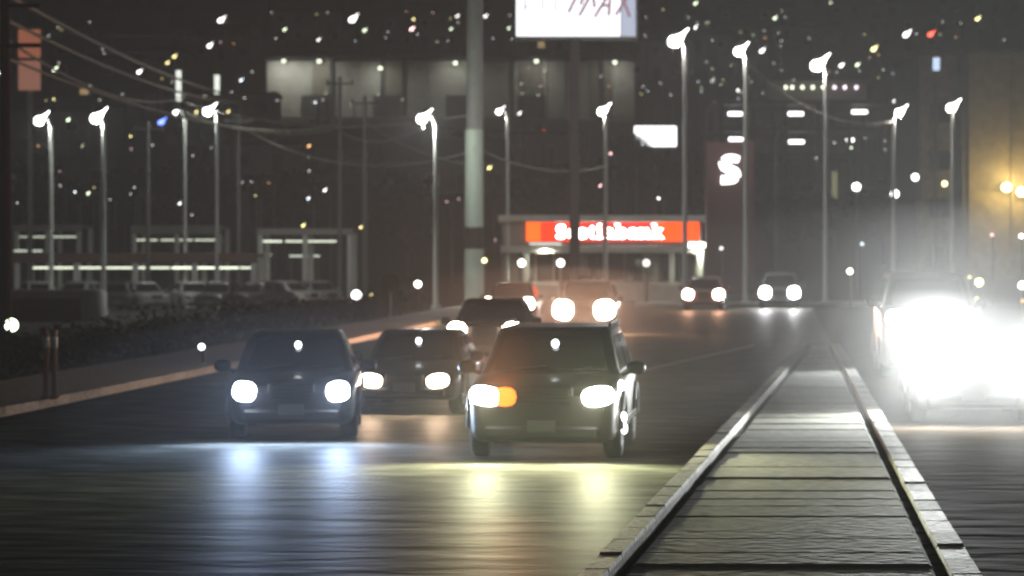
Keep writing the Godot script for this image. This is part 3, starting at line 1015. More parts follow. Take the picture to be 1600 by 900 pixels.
	for q in [[60, 147, 0, 0.4, "white hatchback at the left end of the long carport"], [125, 148, 2, -0.3, "grey hatchback second from the left under the long carport"], [448, 156, 0, 0.9, "white hatchback under the right-hand carport"], [495, 158, 2, 0.5, "grey hatchback at the right end of the right-hand carport"], [178, 144, 1, 0.2, "black hatchback with glinting trim near the second lamp column"], [405, 146, 1, -0.5, "black hatchback just right of the long carport"]]:
		var x: float = (q[0] - 800.0) / F * q[1]
		copy(protos[q[2]], Vector3(x, ground(x, q[1]), -q[1]), q[3], q[4], "cars parked under the carports")
	# far parked cars on the slope
	for i in 9:
		var xx: float = [430, 475, 500, 548, 700, 830, 1100, 1125, 1190][i]
		var d := 318.0 + (i % 3) * 5.0
		if xx > 1000: d = 285.0
		var x: float = (xx - 800.0) / F * d
		copy(protos[i % 3], Vector3(x, ground(x, d), -d), 0.6 + 0.2 * (i % 4), "%s car parked on the slope %s" % [["white", "black", "grey"][i % 3], "left of the big mast before the warehouse, %s" % ORD[i] if i < 5 else ["right of the big mast before the warehouse", "right of the bank roof, first of three", "right of the bank roof, second of three", "right of the bank roof, third of three"][i - 5]], "cars parked on the slope")
	# low white wall with red base
	var wd := 118.0
	var wa := px(18, 0, wd).x
	var wb := px(158, 0, wd).x
	var lw := thing("low_wall", Vector3((wa + wb) / 2, ground((wa + wb) / 2, wd), -wd), 0, "low cream wall with a dull red base and rounded right end", "wall")
	s = st(false)
	box(s, Vector3(-0.2, 0.46, 0), Vector3(wb - wa, 0.92, 0.3), 0.03)
	obj("base_course", s, M.canopy_red, lw)
	s = st()
	box(s, Vector3(-0.1, 1.12, 0), Vector3(wb - wa - 0.2, 0.4, 0.36), 0.06)
	lathe(s, [[0.55, 0.0], [0.55, 1.2], [0.4, 1.32]], Vector3((wb - wa) / 2 - 0.3, 0, 0), Basis(), 14)
	obj("coping", s, M.white, lw)

# ---------------------------------------------------------------- signs and masts
func signs() -> void:
	# advertising mast
	var d := 132.0
	var k := d / F
	var c := px(741, 0, d)
	var t := thing("sign_mast", Vector3(c.x, 0, c.z), 0, "thick pale green mast with a dark collar, tallest thing in view", "mast")
	var y := func(py: float) -> float: return EYE - (py - HORIZON) * k
	var s := st()
	lathe(s, [[0.62, 0.0], [0.62, 0.12], [0.46, 0.14], [0.45, y.call(389)]], Vector3.ZERO, Basis(), 24)
	obj("lower_tube", s, M.mast_green, t)
	s = st()
	lathe(s, [[0.39, y.call(389)], [0.39, y.call(355)]], Vector3(0.02, 0, 0), Basis(), 24)
	obj("collar", s, M.dark, t)
	s = st()
	lathe(s, [[0.44, y.call(355)], [0.42, y.call(203)]], Vector3.ZERO, Basis(), 24)
	obj("middle_tube", s, M.mast_green, t)
	s = st()
	lathe(s, [[0.40, y.call(203)], [0.34, y.call(-60)]], Vector3(0.03, 0, 0), Basis(), 24)
	obj("upper_tube", s, M.mast_grey, t)
	s = st()
	for a in 8:
		egg(s, Vector3(cos(a * TAU / 8) * 0.54, 0.14, sin(a * TAU / 8) * 0.54), Vector3(0.04, 0.04, 0.04), Basis(), 5, 6)
	obj("base_bolts", s, M.dull_steel, t)
	# fitness sign on its dark post
	d = 140.0
	k = d / F
	c = px(898, 0, d)
	t = thing("fitness_sign", Vector3(c.x, 0, c.z), 0, "big white lit box sign with red slanted lettering on a dark post", "sign")
	s = st(false)
	box(s, Vector3(0, (y_at(58, d)) / 2, -0.3), Vector3(0.5, y_at(58, d), 0.4), 0.03)
	obj("post", s, M.pylon_dark, t)
	s = st(false)
	box(s, Vector3((900.0 - 898) * k, y_at(-8, d), -0.3), Vector3(194 * k, 140 * k, 0.7), 0.05)
	obj("cabinet", s, M.dull_steel, t)
	s = st(false)
	box(s, Vector3((888.0 - 898) * k, y_at(-9, d), 0.08), Vector3(163 * k, 132 * k, 0.06), 0.01)
	obj("sign_face", s, glow(0.95, 0.97, 1.0, 1.7), t)
	s = st(false)
	box(s, Vector3((982.0 - 898) * k, y_at(-9, d), 0.08), Vector3(22 * k, 132 * k, 0.06), 0.01)
	obj("sign_side_strip", s, glow(0.62, 0.68, 0.85, 0.85), t)
	# lettering cut as strokes: F I T thin grey, M A X slanted red
	var stroke := func(x0: float, y0: float, x1: float, y1: float, wd: float, m: Material, nm: String) -> void:
		var g := st(false)
		var p := Vector3((x0 - 898) * k, y_at(y0, d), 0.13)
		var q := Vector3((x1 - 898) * k, y_at(y1, d), 0.13)
		var dir := (q - p).normalized()
		box(g, (p + q) / 2, Vector3(wd * k, p.distance_to(q), 0.03), 0.0, Basis(Vector3.BACK, atan2(-dir.x, dir.y)))
		obj(nm, g, m, t)
	var red := glow(0.36, 0.2, 0.27, 1.0)  # faint glow in the letters stands for light bleeding from the face
	var grey := glow(0.5, 0.49, 0.55, 1.0)
	var z1 := 25.0
	var z0 := -20.0
	for q in [[820, z1 - 5, 820, z0], [820, z0 + 2, 836, z0 + 2], [820, 11, 830, 11], [848, z1 - 6, 848, z0], [868, z1 - 6, 868, z0], [858, z0 + 2, 879, z0 + 2]]:
		stroke.call(q[0], q[1], q[2], q[3], 2.6, grey, "letter_stroke")
	for q in [[888, 20, 908, z0], [907, 8, 914, z0 + 8], [905, z1, 930, z0], [929, 12, 926, z0 + 10], [929, z1 + 2, 958, z0], [951, z1, 954, z0 + 6], [940, 9, 950, 9], [962, z1 - 1, 990, z0], [984, z1 + 2, 966, z0]]:
		stroke.call(q[0], q[1], q[2], q[3], 4.6, red, "letter_stroke")
	# bank pylon with its white S
	d = 138.0
	k = d / F
	c = px(1141, 0, d)
	t = thing("bank_pylon", Vector3(c.x, 0, c.z), 0, "dark maroon pylon with a glowing white S beside the bank", "sign")
	s = st(false)
	box(s, Vector3(0, y_at(222, d) / 2, -0.3), Vector3(76 * k, y_at(222, d), 0.6), 0.04)
	obj("cabinet", s, M.pylon, t)
	s = st(false)
	box(s, Vector3(0, 0.2, -0.3), Vector3(86 * k, 0.5, 0.9), 0.04)
	obj("plinth", s, M.grey_wall, t)
	s = st()
	var sp := []
	var w := 17.0 * k
	for q in [[15, -21], [6, -24], [-6, -22], [-13, -14], [-10, -5], [0, 0], [9, 5], [11, 13], [5, 20], [-6, 22], [-16, 22]]:
		sp.append(Vector3(q[0] * k * 0.9, y_at(265, d) - q[1] * k * 0.74, 0.06))
	var sm2 := []
	for i in sp.size() - 1:
		for j in 3:
			sm2.append(sp[i].lerp(sp[i + 1], j / 3.0))
	sm2.append(sp[-1])
	tube(s, sm2, [w * 0.3, w * 0.32, w * 0.34, w * 0.36, w * 0.38, w * 0.4], 8)
	obj("sign_letter", s, glow(1, 1, 1, 4.0), t)
	# white lit sign on the slope
	d = 250.0
	c = px(1024, 0, d)
	var gy := ground(c.x, d)
	t = thing("white_sign", Vector3(c.x, gy, c.z), 0, "blank glowing white sign among trees above the bank", "sign")
	s = st(false)
	box(s, Vector3(0, (y_at(228, d) - gy) / 2, -0.2), Vector3(0.3, y_at(228, d) - gy, 0.3), 0.02)
	obj("post", s, M.dull_steel, t)
	s = st(false)
	box(s, Vector3(0, y_at(213, d) - gy, 0), Vector3(66 * d / F, 32 * d / F, 0.3), 0.06)
	obj("sign_face", s, glow(0.95, 0.97, 1.0, 3.0), t)
	# pinkish sign, upper left
	d = 150.0
	c = px(46, 0, d)
	gy = ground(c.x, d)
	t = thing("orange_sign", Vector3(c.x, gy, c.z), 0, "dull orange two-panel upright sign at the upper left", "sign")
	s = st(false)
	box(s, Vector3(0, (y_at(140, d) - gy) / 2, -0.15), Vector3(0.25, y_at(140, d) - gy, 0.2), 0.02)
	obj("post", s, M.dull_steel, t)
	for q in [[68, 44, 0.30, 0.1, 0.055], [118, 46, 0.26, 0.115, 0.08]]:
		s = st(false)
		box(s, Vector3(0, y_at(q[0], d) - gy, 0), Vector3(34 * d / F, q[1] * d / F, 0.25), 0.04)
		obj("sign_panel", s, glow(q[2], q[3], q[4], 1.0), t)
	# lit amber and white columns, small lit signs on the right slope
	for q in [[1452, 250, 335, 5, "tall thin amber-lit totem right of the parking deck", 0.6, 0.5, 0.12, 0.5, 205.0], [1304, 268, 310, 9, "short yellowish lit totem below the parking deck", 0.3, 0.3, 0.16, 0.6, 215.0], [1463, 90, 110, 10, "small bluish white lit sign left of the red signal", 0.6, 0.75, 1.0, 1.3, 186.0], [279, 110, 158, 8, "taller of two upright white light bars on the left slope", 0.9, 0.95, 0.85, 1.4, 220.0], [339, 117, 147, 8, "shorter of two upright white light bars on the left slope", 0.9, 0.95, 0.85, 1.4, 220.0], [427, 18, 42, 3, "thin greenish upright light bar above the warehouse's left end", 0.7, 0.8, 0.4, 0.8, 480.0]]:
		d = q[9]
		c = px(q[0], 0, d)
		gy = ground(c.x, d)
		t = thing("light_totem", Vector3(c.x, gy, c.z), 0, q[4], "light totem")
		s = st(false)
		box(s, Vector3(0, (y_at(q[2], d) - gy) / 2, -0.1), Vector3(0.22, y_at(q[2], d) - gy, 0.2), 0.02)
		obj("post", s, M.dull_steel, t)
		s = st(false)
		box(s, Vector3(0, y_at((q[1] + q[2]) / 2.0, d) - gy, 0), Vector3(q[3] * d / F, (q[2] - q[1]) * d / F, 0.25), 0.03)
		obj("light_panel", s, glow(q[5], q[6], q[7], q[8]), t)

func y_at(py: float, d: float) -> float:
	return EYE - (py - HORIZON) / F * d

# ---------------------------------------------------------------- cars on the road
func front(x: float, d: float, L: float, yaw := TURN) -> Vector3:     # where a car's middle stands when its nose shows at pixel x, depth d
	return Vector3((x - 800.0) / F * d, 0, -d) - Vector3(sin(yaw), 0, cos(yaw)) * L / 2

func cars() -> void:
	var cold := Color(0.78, 0.88, 1.0)
	var warm := Color(1.0, 0.82, 0.62)
	var white := Color(1.0, 0.97, 0.93)
	car("suv", {"kind": "suv", "W": 1.88, "H": 1.56, "L": 4.6, "lamp_y": 0.78, "lamp": [0.40, 0.24], "lamp_x": 0.68, "color": [0.009, 0.008, 0.008], "light": Color(1.0, 0.97, 0.8), "halo": Color(1.0, 1.0, 0.62), "power": 85.0, "shine": 25.0, "indicator": [-1.0], "amber": 200.0, "trim": true, "fender_glints": true, "screen_glint": true, "belt": 0.64}, front(846, 33.8, 4.6), TURN, "dark SUV in the lane beside the median, its left indicator glowing orange", "SUV")
	car("sedan", {"kind": "sedan", "W": 1.76, "H": 1.42, "L": 4.2, "lamp_y": 0.66, "lamp": [0.32, 0.27], "lamp_x": 0.62, "color": [0.007, 0.008, 0.014], "light": cold, "halo": Color(0.5, 0.66, 1.0), "power": 75.0, "shine": 30.0, "screen_glint": true}, front(455, 37.4, 4.2, 0.035), 0.035, "dark sedan at the left with cold bluish headlights", "car")
	car("coupe", {"kind": "sedan", "W": 1.72, "H": 1.26, "L": 4.2, "lamp_y": 0.52, "lamp": [0.36, 0.22], "lamp_x": 0.52, "color": [0.01, 0.007, 0.007], "light": warm, "halo": Color(1.0, 0.68, 0.45), "power": 22.0, "shine": 14.0, "screen_glint": true}, front(632, 43.6, 4.2), TURN, "low dark car with warm headlights between the sedan and the SUV", "car")
	car("queued_car", {"kind": "sedan", "W": 1.78, "H": 1.48, "L": 4.3, "lamp_y": 0.8, "lamp": [0.44, 0.4], "lamp_x": 0.6, "color": [0.03, 0.02, 0.018], "light": warm, "halo": Color(1.0, 0.68, 0.45), "power": 45.0, "shine": 35.0}, front(757, 61, 4.3), TURN, "dark car with warm lights showing over the low car, behind the SUV's left shoulder", "car", "cars waiting further back")
	car("queued_car", {"kind": "suv", "W": 1.86, "H": 1.6, "L": 4.5, "lamp_y": 0.72, "lamp": [0.66, 0.62], "lamp_x": 0.65, "color": [0.03, 0.03, 0.03], "light": Color(1.0, 0.86, 0.68), "halo": Color(1.0, 0.48, 0.28), "power": 170.0, "shine": 45.0}, front(912, 88, 4.5), TURN, "car with two large warm headlights seen just above the SUV roof", "car", "cars waiting further back")
	car("queued_car", {"kind": "sedan", "W": 1.78, "H": 1.45, "L": 4.3, "lamp_y": 0.74, "lamp": [0.46, 0.46], "lamp_x": 0.68, "color": [0.03, 0.03, 0.03], "light": Color(1.0, 0.84, 0.66), "halo": Color(1.0, 0.48, 0.28), "power": 40.0, "shine": 20.0}, front(794, 97, 4.3), TURN, "car far back in the left lane with one warm headlight showing", "car", "cars waiting further back")
	car("queued_car", {"kind": "sedan", "W": 1.8, "H": 1.45, "L": 4.3, "lamp_y": 0.7, "lamp": [0.5, 0.46], "lamp_x": 0.66, "color": [0.16, 0.03, 0.03], "light": Color(1.0, 0.85, 0.7), "halo": Color(1.0, 0.48, 0.28), "power": 40.0, "shine": 20.0}, front(1099, 122, 4.3), TURN, "reddish car with warm headlights at the far junction below the maroon pylon", "car", "cars waiting further back")
	car("queued_car", {"kind": "suv", "W": 1.86, "H": 1.6, "L": 4.5, "lamp_y": 0.72, "lamp": [0.55, 0.55], "lamp_x": 0.64, "color": [0.05, 0.05, 0.06], "light": Color(0.97, 0.97, 1.0), "power": 110.0, "shine": 30.0}, front(1218, 126, 4.5), TURN, "car with white headlights at the far junction right of the reddish car", "car", "cars waiting further back")
	# on the service road, right of the median
	car("dazzling_car", {"kind": "sedan", "W": 1.8, "H": 1.36, "L": 4.3, "lamp_y": 0.82, "lamp": [0.5, 0.36], "lamp_x": 0.68, "color": [0.1, 0.1, 0.1], "light": Color(0.97, 1.0, 0.98), "power": 1700.0, "uneven": 0.68, "low": 150.0, "shine": 90.0, "aim": 0.23, "cone": 18.0}, front(1521, 41, 4.3), TURN, "car with dazzling white headlights right of the median", "car")
	car("van", {"kind": "van", "W": 1.95, "H": 2.1, "L": 5.0, "lamp_y": 1.2, "lamp": [0.34, 0.3], "lamp_x": 0.69, "color": [0.05, 0.05, 0.05], "light": Color(0.93, 0.97, 1.0), "power": 60.0, "shine": 25.0, "hood": 0.16, "top_f": 0.24, "belt": 0.68}, front(1452, 56, 5.0), TURN, "tall grey van behind the dazzling car with white headlights", "van")
	car("queued_car", {"kind": "sedan", "W": 1.8, "H": 1.45, "L": 4.3, "lamp_y": 0.72, "lamp": [0.5, 0.4], "lamp_x": 0.66, "color": [0.04, 0.04, 0.05], "light": Color(0.92, 0.95, 1.0), "power": 60.0, "shine": 25.0}, front(1441, 132, 4.3), TURN, "far car with cold white headlights right of the junction", "car", "cars waiting further back")

	# haze volumes added to give the headlights their bloom and halos
	for q in [[Vector3(6.3, 0.9, -37.5), Vector3(14.0, 4.6, 11.0), 0.006], [Vector3(5.8, 0.85, -39.0), Vector3(4.6, 2.3, 4.5), 0.017], [Vector3(-1.2, 0.7, -34.6), Vector3(9.5, 2.4, 8.0), 0.0028], [Vector3(1.0, 0.8, -86.0), Vector3(11.0, 2.6, 7.0), 0.012]]:
		var fog := FogVolume.new()
		fog.name = numbered("bloom_haze")
		fog.shape = RenderingServer.FOG_VOLUME_SHAPE_ELLIPSOID
		fog.size = q[1]
		var fm := FogMaterial.new()
		fm.density = q[2]
		fm.albedo = Color(0.97, 0.97, 0.97)
		fog.material = fm
		add_child(fog, true)
		fog.position = q[0]
		tag(fog, "bright added bloom haze round the dazzling car's headlights" if q[2] > 0.02 else "thin added glare haze over the service road" if q[0].x > 2 else "thin added halo haze before the sedan and the SUV" if q[0].z > -50 else "warm-lit added halo haze before the cars waiting further back", "bloom_haze", "", "stuff")

# ---------------------------------------------------------------- lamps
func lamps() -> void:
	var green_white := Color(0.96, 1.0, 0.94)
	var pink_white := Color(1.0, 0.95, 0.9)
	# lamp x, y, column x, depth, blob width px, energy, label
	var posts := [
		[64, 186, 80, 133.0, 30, 24.0, "leftmost bright street lamp, over the carports"],
		[153, 182, 162, 130.0, 30, 24.0, "second bright street lamp from the left, over the carports"],
		[275, 175, 289, 152.0, 10, 7.0, "dim street lamp below the taller white light bar"],
		[327, 172, 339, 150.0, 26, 18.0, "bright street lamp below the shorter white light bar"],
		[662, 183, 681, 125.0, 26, 85.0, "street lamp just left of the big green mast"],
		[781, 173, 793, 150.0, 18, 8.0, "smaller street lamp just right of the big green mast"],
		[943, 172, 946, 144.0, 24, 16.0, "street lamp in front of the bank roof"],
		[1058, 61, 1070, 132.0, 32, 26.0, "tall street lamp right of the fitness sign"],
		[1157, 78, 1165, 135.0, 28, 24.0, "tall street lamp above the maroon pylon"],
		[1280, 99, 1290, 140.0, 32, 26.0, "tall street lamp in front of the shop with the string of bulbs"],
		[1407, 174, 1396, 146.0, 26, 18.0, "street lamp with its head to the right of its column, by the parking deck"],
		[1489, 166, 1488, 150.0, 26, 18.0, "rightmost street lamp, in front of the grey block"]]
	for i in posts.size():
		var q = posts[i]
		var d: float = q[3]
		var p := px(q[0], q[1], d)
		var foot := px(q[2], 0, d)
		foot.y = ground(foot.x, d)
		var w: float = q[4] * (0.74 + 0.05 * (i * 7 % 5)) * d / F
		lamp_post(foot, p, q[2], 0.105, green_white if i < 5 else pink_white, 12.0 if q[4] > 20 else 8.0, q[5], Vector3(w, w * 0.72, w * 0.72), q[6], "lit street lamps round the junction")
	# unlit or dim columns
	for q in [[231, 190, 150.0, "unlit column between the second and third street lamps"], [373, 178, 158.0, "unlit column right of the middle carport"], [531, 120, 160.0, "tall unlit column at the right-hand carport"], [570, 150, 155.0, "unlit column right of the right-hand carport"], [1212, 190, 175.0, "dim column behind the far junction"]]:
		var c := px(q[0], 0, q[2])
		var gy := ground(c.x, q[2])
		var s := st()
		var h := y_at(q[1], q[2]) - gy
		var t := thing("utility_pole", Vector3(c.x, gy, c.z), 0, q[3], "pole", "unlit poles")
		lathe(s, [[0.14, 0], [0.13, h * 0.5], [0.1, h]], Vector3.ZERO, Basis(), 9)
		obj("column", s, M.dull_steel, t)
		s = st()
		box(s, Vector3(0, h - 0.4, 0), Vector3(1.6, 0.12, 0.12), 0.02)
		for e in [-0.7, 0.0, 0.7]:
			lathe(s, [[0.04, h - 0.34], [0.06, h - 0.24], [0.03, h - 0.14]], Vector3(e, 0, 0), Basis(), 7)
		obj("crossarm", s, M.dull_steel, t)
	# hillside lamps, with parked-car glints added as lamps: x, y, colour, width px
	var tint := {"w": Color(1, 0.97, 0.92), "y": Color(1.0, 0.85, 0.35), "o": Color(1.0, 0.5, 0.18), "g": Color(0.86, 1.0, 0.7), "b": Color(0.12, 0.2, 1.0), "r": Color(1.0, 0.1, 0.06), "c": Color(0.8, 0.9, 1.0), "p": Color(1.0, 0.6, 0.6)}
	var word := {"w": "white", "y": "yellow", "o": "orange", "g": "greenish", "b": "blue", "r": "red", "c": "bluish white", "p": "pinkish"}
	var far := [
		[346, 31, "w", 16], [140, 35, "w", 6], [187, 86, "o", 9], [212, 88, "w", 7], [218, 112, "w", 12], [262, 98, "y", 10], [273, 88, "y", 11], [328, 71, "w", 13], [345, 66, "p", 6], [86, 108, "g", 12], [1, 113, "g", 12], [84, 155, "y", 7], [107, 187, "g", 10], [204, 213, "y", 7], [253, 190, "b", 17], [377, 125, "c", 10], [320, 150, "w", 5], [242, 109, "w", 4], [307, 175, "y", 9], [357, 174, "y", 9], [2, 197, "w", 4], [362, 144, "w", 6],
		[1154, 154, "c", 5], [1112, 126, "w", 5], [1159, 144, "w", 5], [1165, 154, "w", 6], [1116, 160, "p", 6], [1115, 125, "g", 3], [76, 56, "w", 6], [72, 157, "y", 4], [365, 68, "o", 3], [156, 156, "g", 6], [163, 83, "w", 4], [382, 153, "w", 6], [48, 154, "o", 6], [91, 43, "g", 6], [796, 24, "w", 3], [716, 35, "g", 5], [424, 20, "w", 3], [676, 20, "p", 4], [635, 18, "o", 4], [747, 21, "w", 4], [731, 15, "w", 5], [704, 29, "y", 3], [1062, 55, "o", 4], [1082, 49, "w", 5], [1432, 53, "w", 5], [1056, 47, "c", 6], [1107, 35, "g", 3], [1194, 48, "c", 3], [1221, 17, "g", 4], [1227, 27, "c", 3], [1157, 50, "y", 3], [1264, 60, "w", 3], [1195, 59, "o", 6], [1177, 55, "g", 3], [1217, 51, "g", 3], [1493, 58, "o", 5], [1403, 237, "w", 5], [1303, 223, "w", 3], [1304, 223, "w", 3], [1415, 208, "w", 3], [1275, 247, "g", 6], [210, 293, "w", 5], [205, 233, "p", 5], [130, 226, "y", 3], [93, 268, "p", 4], [420, 286, "o", 4], [399, 306, "y", 6], [238, 227, "w", 5], [330, 231, "w", 3], [841, 149, "g", 3], [851, 111, "p", 6], [951, 135, "o", 3], [844, 135, "p", 5], [937, 104, "w", 6], [939, 119, "w", 5], [816, 146, "g", 4], [826, 106, "p", 6], [815, 131, "w", 3], [895, 115, "p", 4], [1295, 112, "p", 4], [1209, 99, "w", 3], [1373, 86, "o", 3], [1220, 72, "w", 4], [1221, 64, "w", 5], [1359, 90, "p", 3], [1380, 109, "w", 5], [1221, 110, "c", 3],
		[37, 254, "w", 5], [117, 300, "c", 7], [138, 302, "g", 9], [281, 318, "w", 9], [300, 336, "w", 6], [372, 297, "c", 9], [393, 284, "c", 5], [94, 290, "w", 5], [60, 228, "o", 6], [27, 317, "w", 6],
		[552, 29, "w", 19], [445, 46, "g", 10], [431, 60, "w", 6], [498, 62, "w", 10], [570, 47, "g", 11], [646, 30, "y", 8], [644, 45, "p", 12], [652, 54, "c", 6], [705, 45, "g", 9], [715, 25, "w", 10], [759, 25, "w", 11], [770, 60, "c", 6], [795, 44, "g", 9], [800, 61, "g", 5], [433, 157, "c", 6], [493, 160, "c", 7], [548, 163, "w", 6],
		[483, 228, "o", 9], [483, 245, "w", 5], [483, 267, "w", 6], [482, 310, "c", 9], [508, 297, "w", 10], [474, 352, "y", 10], [564, 355, "y", 9], [698, 315, "p", 6], [717, 311, "p", 5], [765, 262, "y", 11], [774, 375, "p", 6],
		[836, 97, "w", 10], [876, 100, "g", 9], [969, 94, "y", 14], [1014, 46, "w", 9], [1008, 56, "g", 6], [1042, 45, "w", 8], [1085, 44, "w", 13], [1087, 5, "g", 11], [1113, 63, "c", 5], [1191, 79, "w", 13], [1211, 28, "g", 11], [1298, 4, "g", 7], [1012, 142, "c", 5], [1091, 128, "c", 6], [1113, 128, "c", 6], [1153, 141, "w", 8], [812, 177, "w", 10], [850, 203, "r", 5], [954, 240, "p", 8], [988, 234, "w", 5], [1029, 310, "w", 8], [938, 290, "p", 9],
		[1366, 76, "y", 14], [1417, 53, "w", 17], [1455, 53, "r", 15], [1528, 29, "y", 12], [1315, 102, "w", 12], [1340, 101, "g", 11], [1420, 95, "g", 11], [1397, 158, "w", 8], [1330, 231, "g", 7], [1362, 206, "w", 7], [1503, 219, "w", 6], [1432, 174, "g", 5],
		[1174, 128, "g", 3], [1154, 144, "w", 3], [1115, 123, "g", 5], [1126, 132, "w", 4], [1096, 143, "w", 5], [1130, 125, "y", 4], [1192, 145, "w", 4], [1259, 197, "g", 4], [1196, 188, "w", 4], [1207, 190, "w", 4], [1220, 191, "w", 4], [1205, 194, "c", 3], [1352, 216, "w", 4], [1327, 194, "g", 4], [1414, 227, "w", 4], [1276, 209, "g", 4], [1383, 234, "g", 4], [1383, 220, "w", 3], [1032, 130, "g", 5], [1002, 147, "y", 4], [1048, 148, "w", 5], [1005, 135, "w", 3], [1096, 137, "g", 4], [1165, 92, "c", 5], [1113, 107, "g", 4], [1104, 97, "w", 4], [1143, 102, "g", 4], [1307, 113, "w", 4], [1395, 115, "c", 4], [1240, 125, "w", 4], [1343, 110, "w", 3], [1373, 122, "y", 3], [141, 134, "g", 4], [253, 123, "y", 4], [48, 157, "w", 5], [191, 147, "w", 4], [394, 112, "w", 5], [74, 61, "y", 4], [96, 47, "y", 4], [92, 98, "w", 5], [269, 128, "g", 5], [160, 77, "g", 5], [495, 22, "y", 4], [741, 74, "g", 4], [512, 20, "g", 4], [683, 65, "g", 3], [602, 59, "w", 4], [606, 50, "c", 5], [555, 64, "c", 4], [752, 26, "w", 5], [700, 64, "c", 4], [591, 148, "g", 4], [629, 156, "g", 4], [490, 160, "g", 5], [509, 145, "g", 4], [505, 156, "w", 4], [161, 322, "g", 5], [204, 303, "w", 5], [147, 293, "y", 4], [379, 285, "c", 3], [160, 235, "g", 4], [172, 312, "w", 3], [301, 243, "w", 3], [128, 229, "g", 4], [1473, 34, "w", 5], [1469, 54, "y", 3], [1501, 36, "w", 4], [1350, 54, "y", 4], [1569, 62, "w", 4], [1009, 27, "c", 3], [1075, 27, "g", 4], [1090, 36, "w", 5], [1104, 36, "g", 5], [1036, 15, "y", 5]]
	var groups := {}
	for q in far:
		var key: String = ("tiny " if q[3] < 5 else "") + word[q[2]] + " " + near_lamp(q[0], q[1])
		if not groups.has(key): groups[key] = []
		groups[key].append(q)
	var made := {}
	for key in groups:
		var list: Array = groups[key]
		if list.size() > 29: print(key, list.size())
		list.sort_custom(func(a, b): return a[0] < b[0])
		for i in list.size():
			var q = list[i]
			var up := 6.5
			var d := on_hill(q[0], q[1], up)
			var p := px(q[0], q[1], d)
			var foot := Vector3(p.x + 0.35, ground(p.x, d), p.z)
			var r := maxf(q[3] - 4.0, 1.9) * d / F * 0.5
			var label := ordinal(i, list.size(), ("tiny dim " if q[3] < 5 else "small ") + word[q[2]], near_lamp(q[0], q[1]))
			var t := thing("hillside_lamp", foot, 0, label, "street lamp", "small lamps on the dark hillside")
			var s := st()
			lathe(s, [[0.09, -0.3], [0.07, p.y - foot.y - 0.1]], Vector3.ZERO, Basis(), 6)
			obj("column", s, M.dull_steel, t)
			s = st()
			if q[3] < 9: egg(s, p - foot, Vector3(r, r, r), Basis(), 5, 8)
			else: drop(s, p - foot, r * 2.0, 6)
			var c: Color = tint[q[2]]
			obj("lamp_head", s, glow(c.r, c.g, c.b, 2.4 if q[3] < 5 else 3.0 if q[3] < 7 else 4.5 if q[3] < 12 else 7.0), t)
	# nearer small lamps: x, y, width px, depth, colour, label
	var near := [[1338, 292, 16, 170.0, "w", "white lamp with a tail left of the tall amber totem"], [1398, 303, 16, 165.0, "w", "white lamp beside the right-hand street lamp column, lower than its neighbour"], [1430, 277, 14, 175.0, "w", "white lamp just left of the amber totem"], [1476, 287, 11, 178.0, "y", "yellowish lamp just right of the amber totem"], [1550, 367, 9, 140.0, "p", "pink lamp low on the right"], [1596, 369, 10, 140.0, "w", "white lamp low at the right edge"], [1347, 381, 9, 150.0, "c", "bluish white lamp low above the right lanes"], [1328, 424, 12, 130.0, "g", "dull greenish lamp low above the junction"], [1530, 441, 15, 100.0, "y", "upper yellowish lamp by the right pavement"], [1526, 467, 9, 100.0, "y", "lower yellowish lamp by the right pavement"], [1597, 446, 15, 100.0, "w", "upper white lamp at the right edge pavement"], [1598, 470, 9, 100.0, "o", "lower orange lamp at the right edge pavement"], [1515, 433, 8, 104.0, "y", "smallest yellowish lamp by the right pavement"], [1172, 388, 12, 145.0, "w", "white lamp just right of the maroon pylon"], [1127, 388, 9, 136.5, "w", "dim white lamp in front of the maroon pylon"], [557, 461, 18, 112.0, "w", "white lamp on the left pavement edge"], [580, 462, 9, 112.0, "y", "yellow lamp beside the white one on the left pavement edge"], [653, 444, 14, 118.0, "w", "white lamp left of the big mast's foot"], [18, 508, 24, 62.0, "g", "greenish white ground lamp at the left edge"], [315, 542, 13, 60.0, "c", "bluish white dot added for a windscreen reflection above the left kerb"], [517, 526, 14, 74.0, "o", "dull orange lamp above the dark sedan's roof"], [757, 407, 10, 117.0, "y", "yellow lamp at the foot of the big mast"]]  # the dot above the left kerb is an added windscreen reflection
	for q in near:
		var d: float = q[3]
		var p := px(q[0], q[1], d)
		var c: Color = tint[q[4]]
		var gy := ground(p.x, d)
		var r: float = maxf(q[2] - 3.0, 2.5) * d / F * 0.5
		var t := thing("pole_lamp", Vector3(p.x + 0.04, gy, p.z), 0, q[5], "lamp", "small lamps near the road")
		var s := st()
		lathe(s, [[0.06, -0.1], [0.045, maxf(p.y - gy - 0.05, 0.1)]], Vector3.ZERO, Basis(), 7)
		obj("post", s, M.dull_steel, t)
		s = st()
		egg(s, Vector3(-0.04, p.y - gy, 0), Vector3(r, r, r), Basis(), 6, 10)
		obj("lamp_globe", s, glow(c.r, c.g, c.b, 2.0 if q[2] < 10 or q[4] == "o" else 7.0), t)

func near_lamp(x: float, y: float) -> String:
	if x < 400: return "high on the left slope" if y < 200 else "above the carports"
	if x < 805:
		if y < 75: return "above the warehouse roof"
		return "along the warehouse foot" if y < 180 else "between carports and mast"
	if x < 1215: return "near the fitness sign" if y < 115 else "on the slope above the bank"
	return "on the right slope"

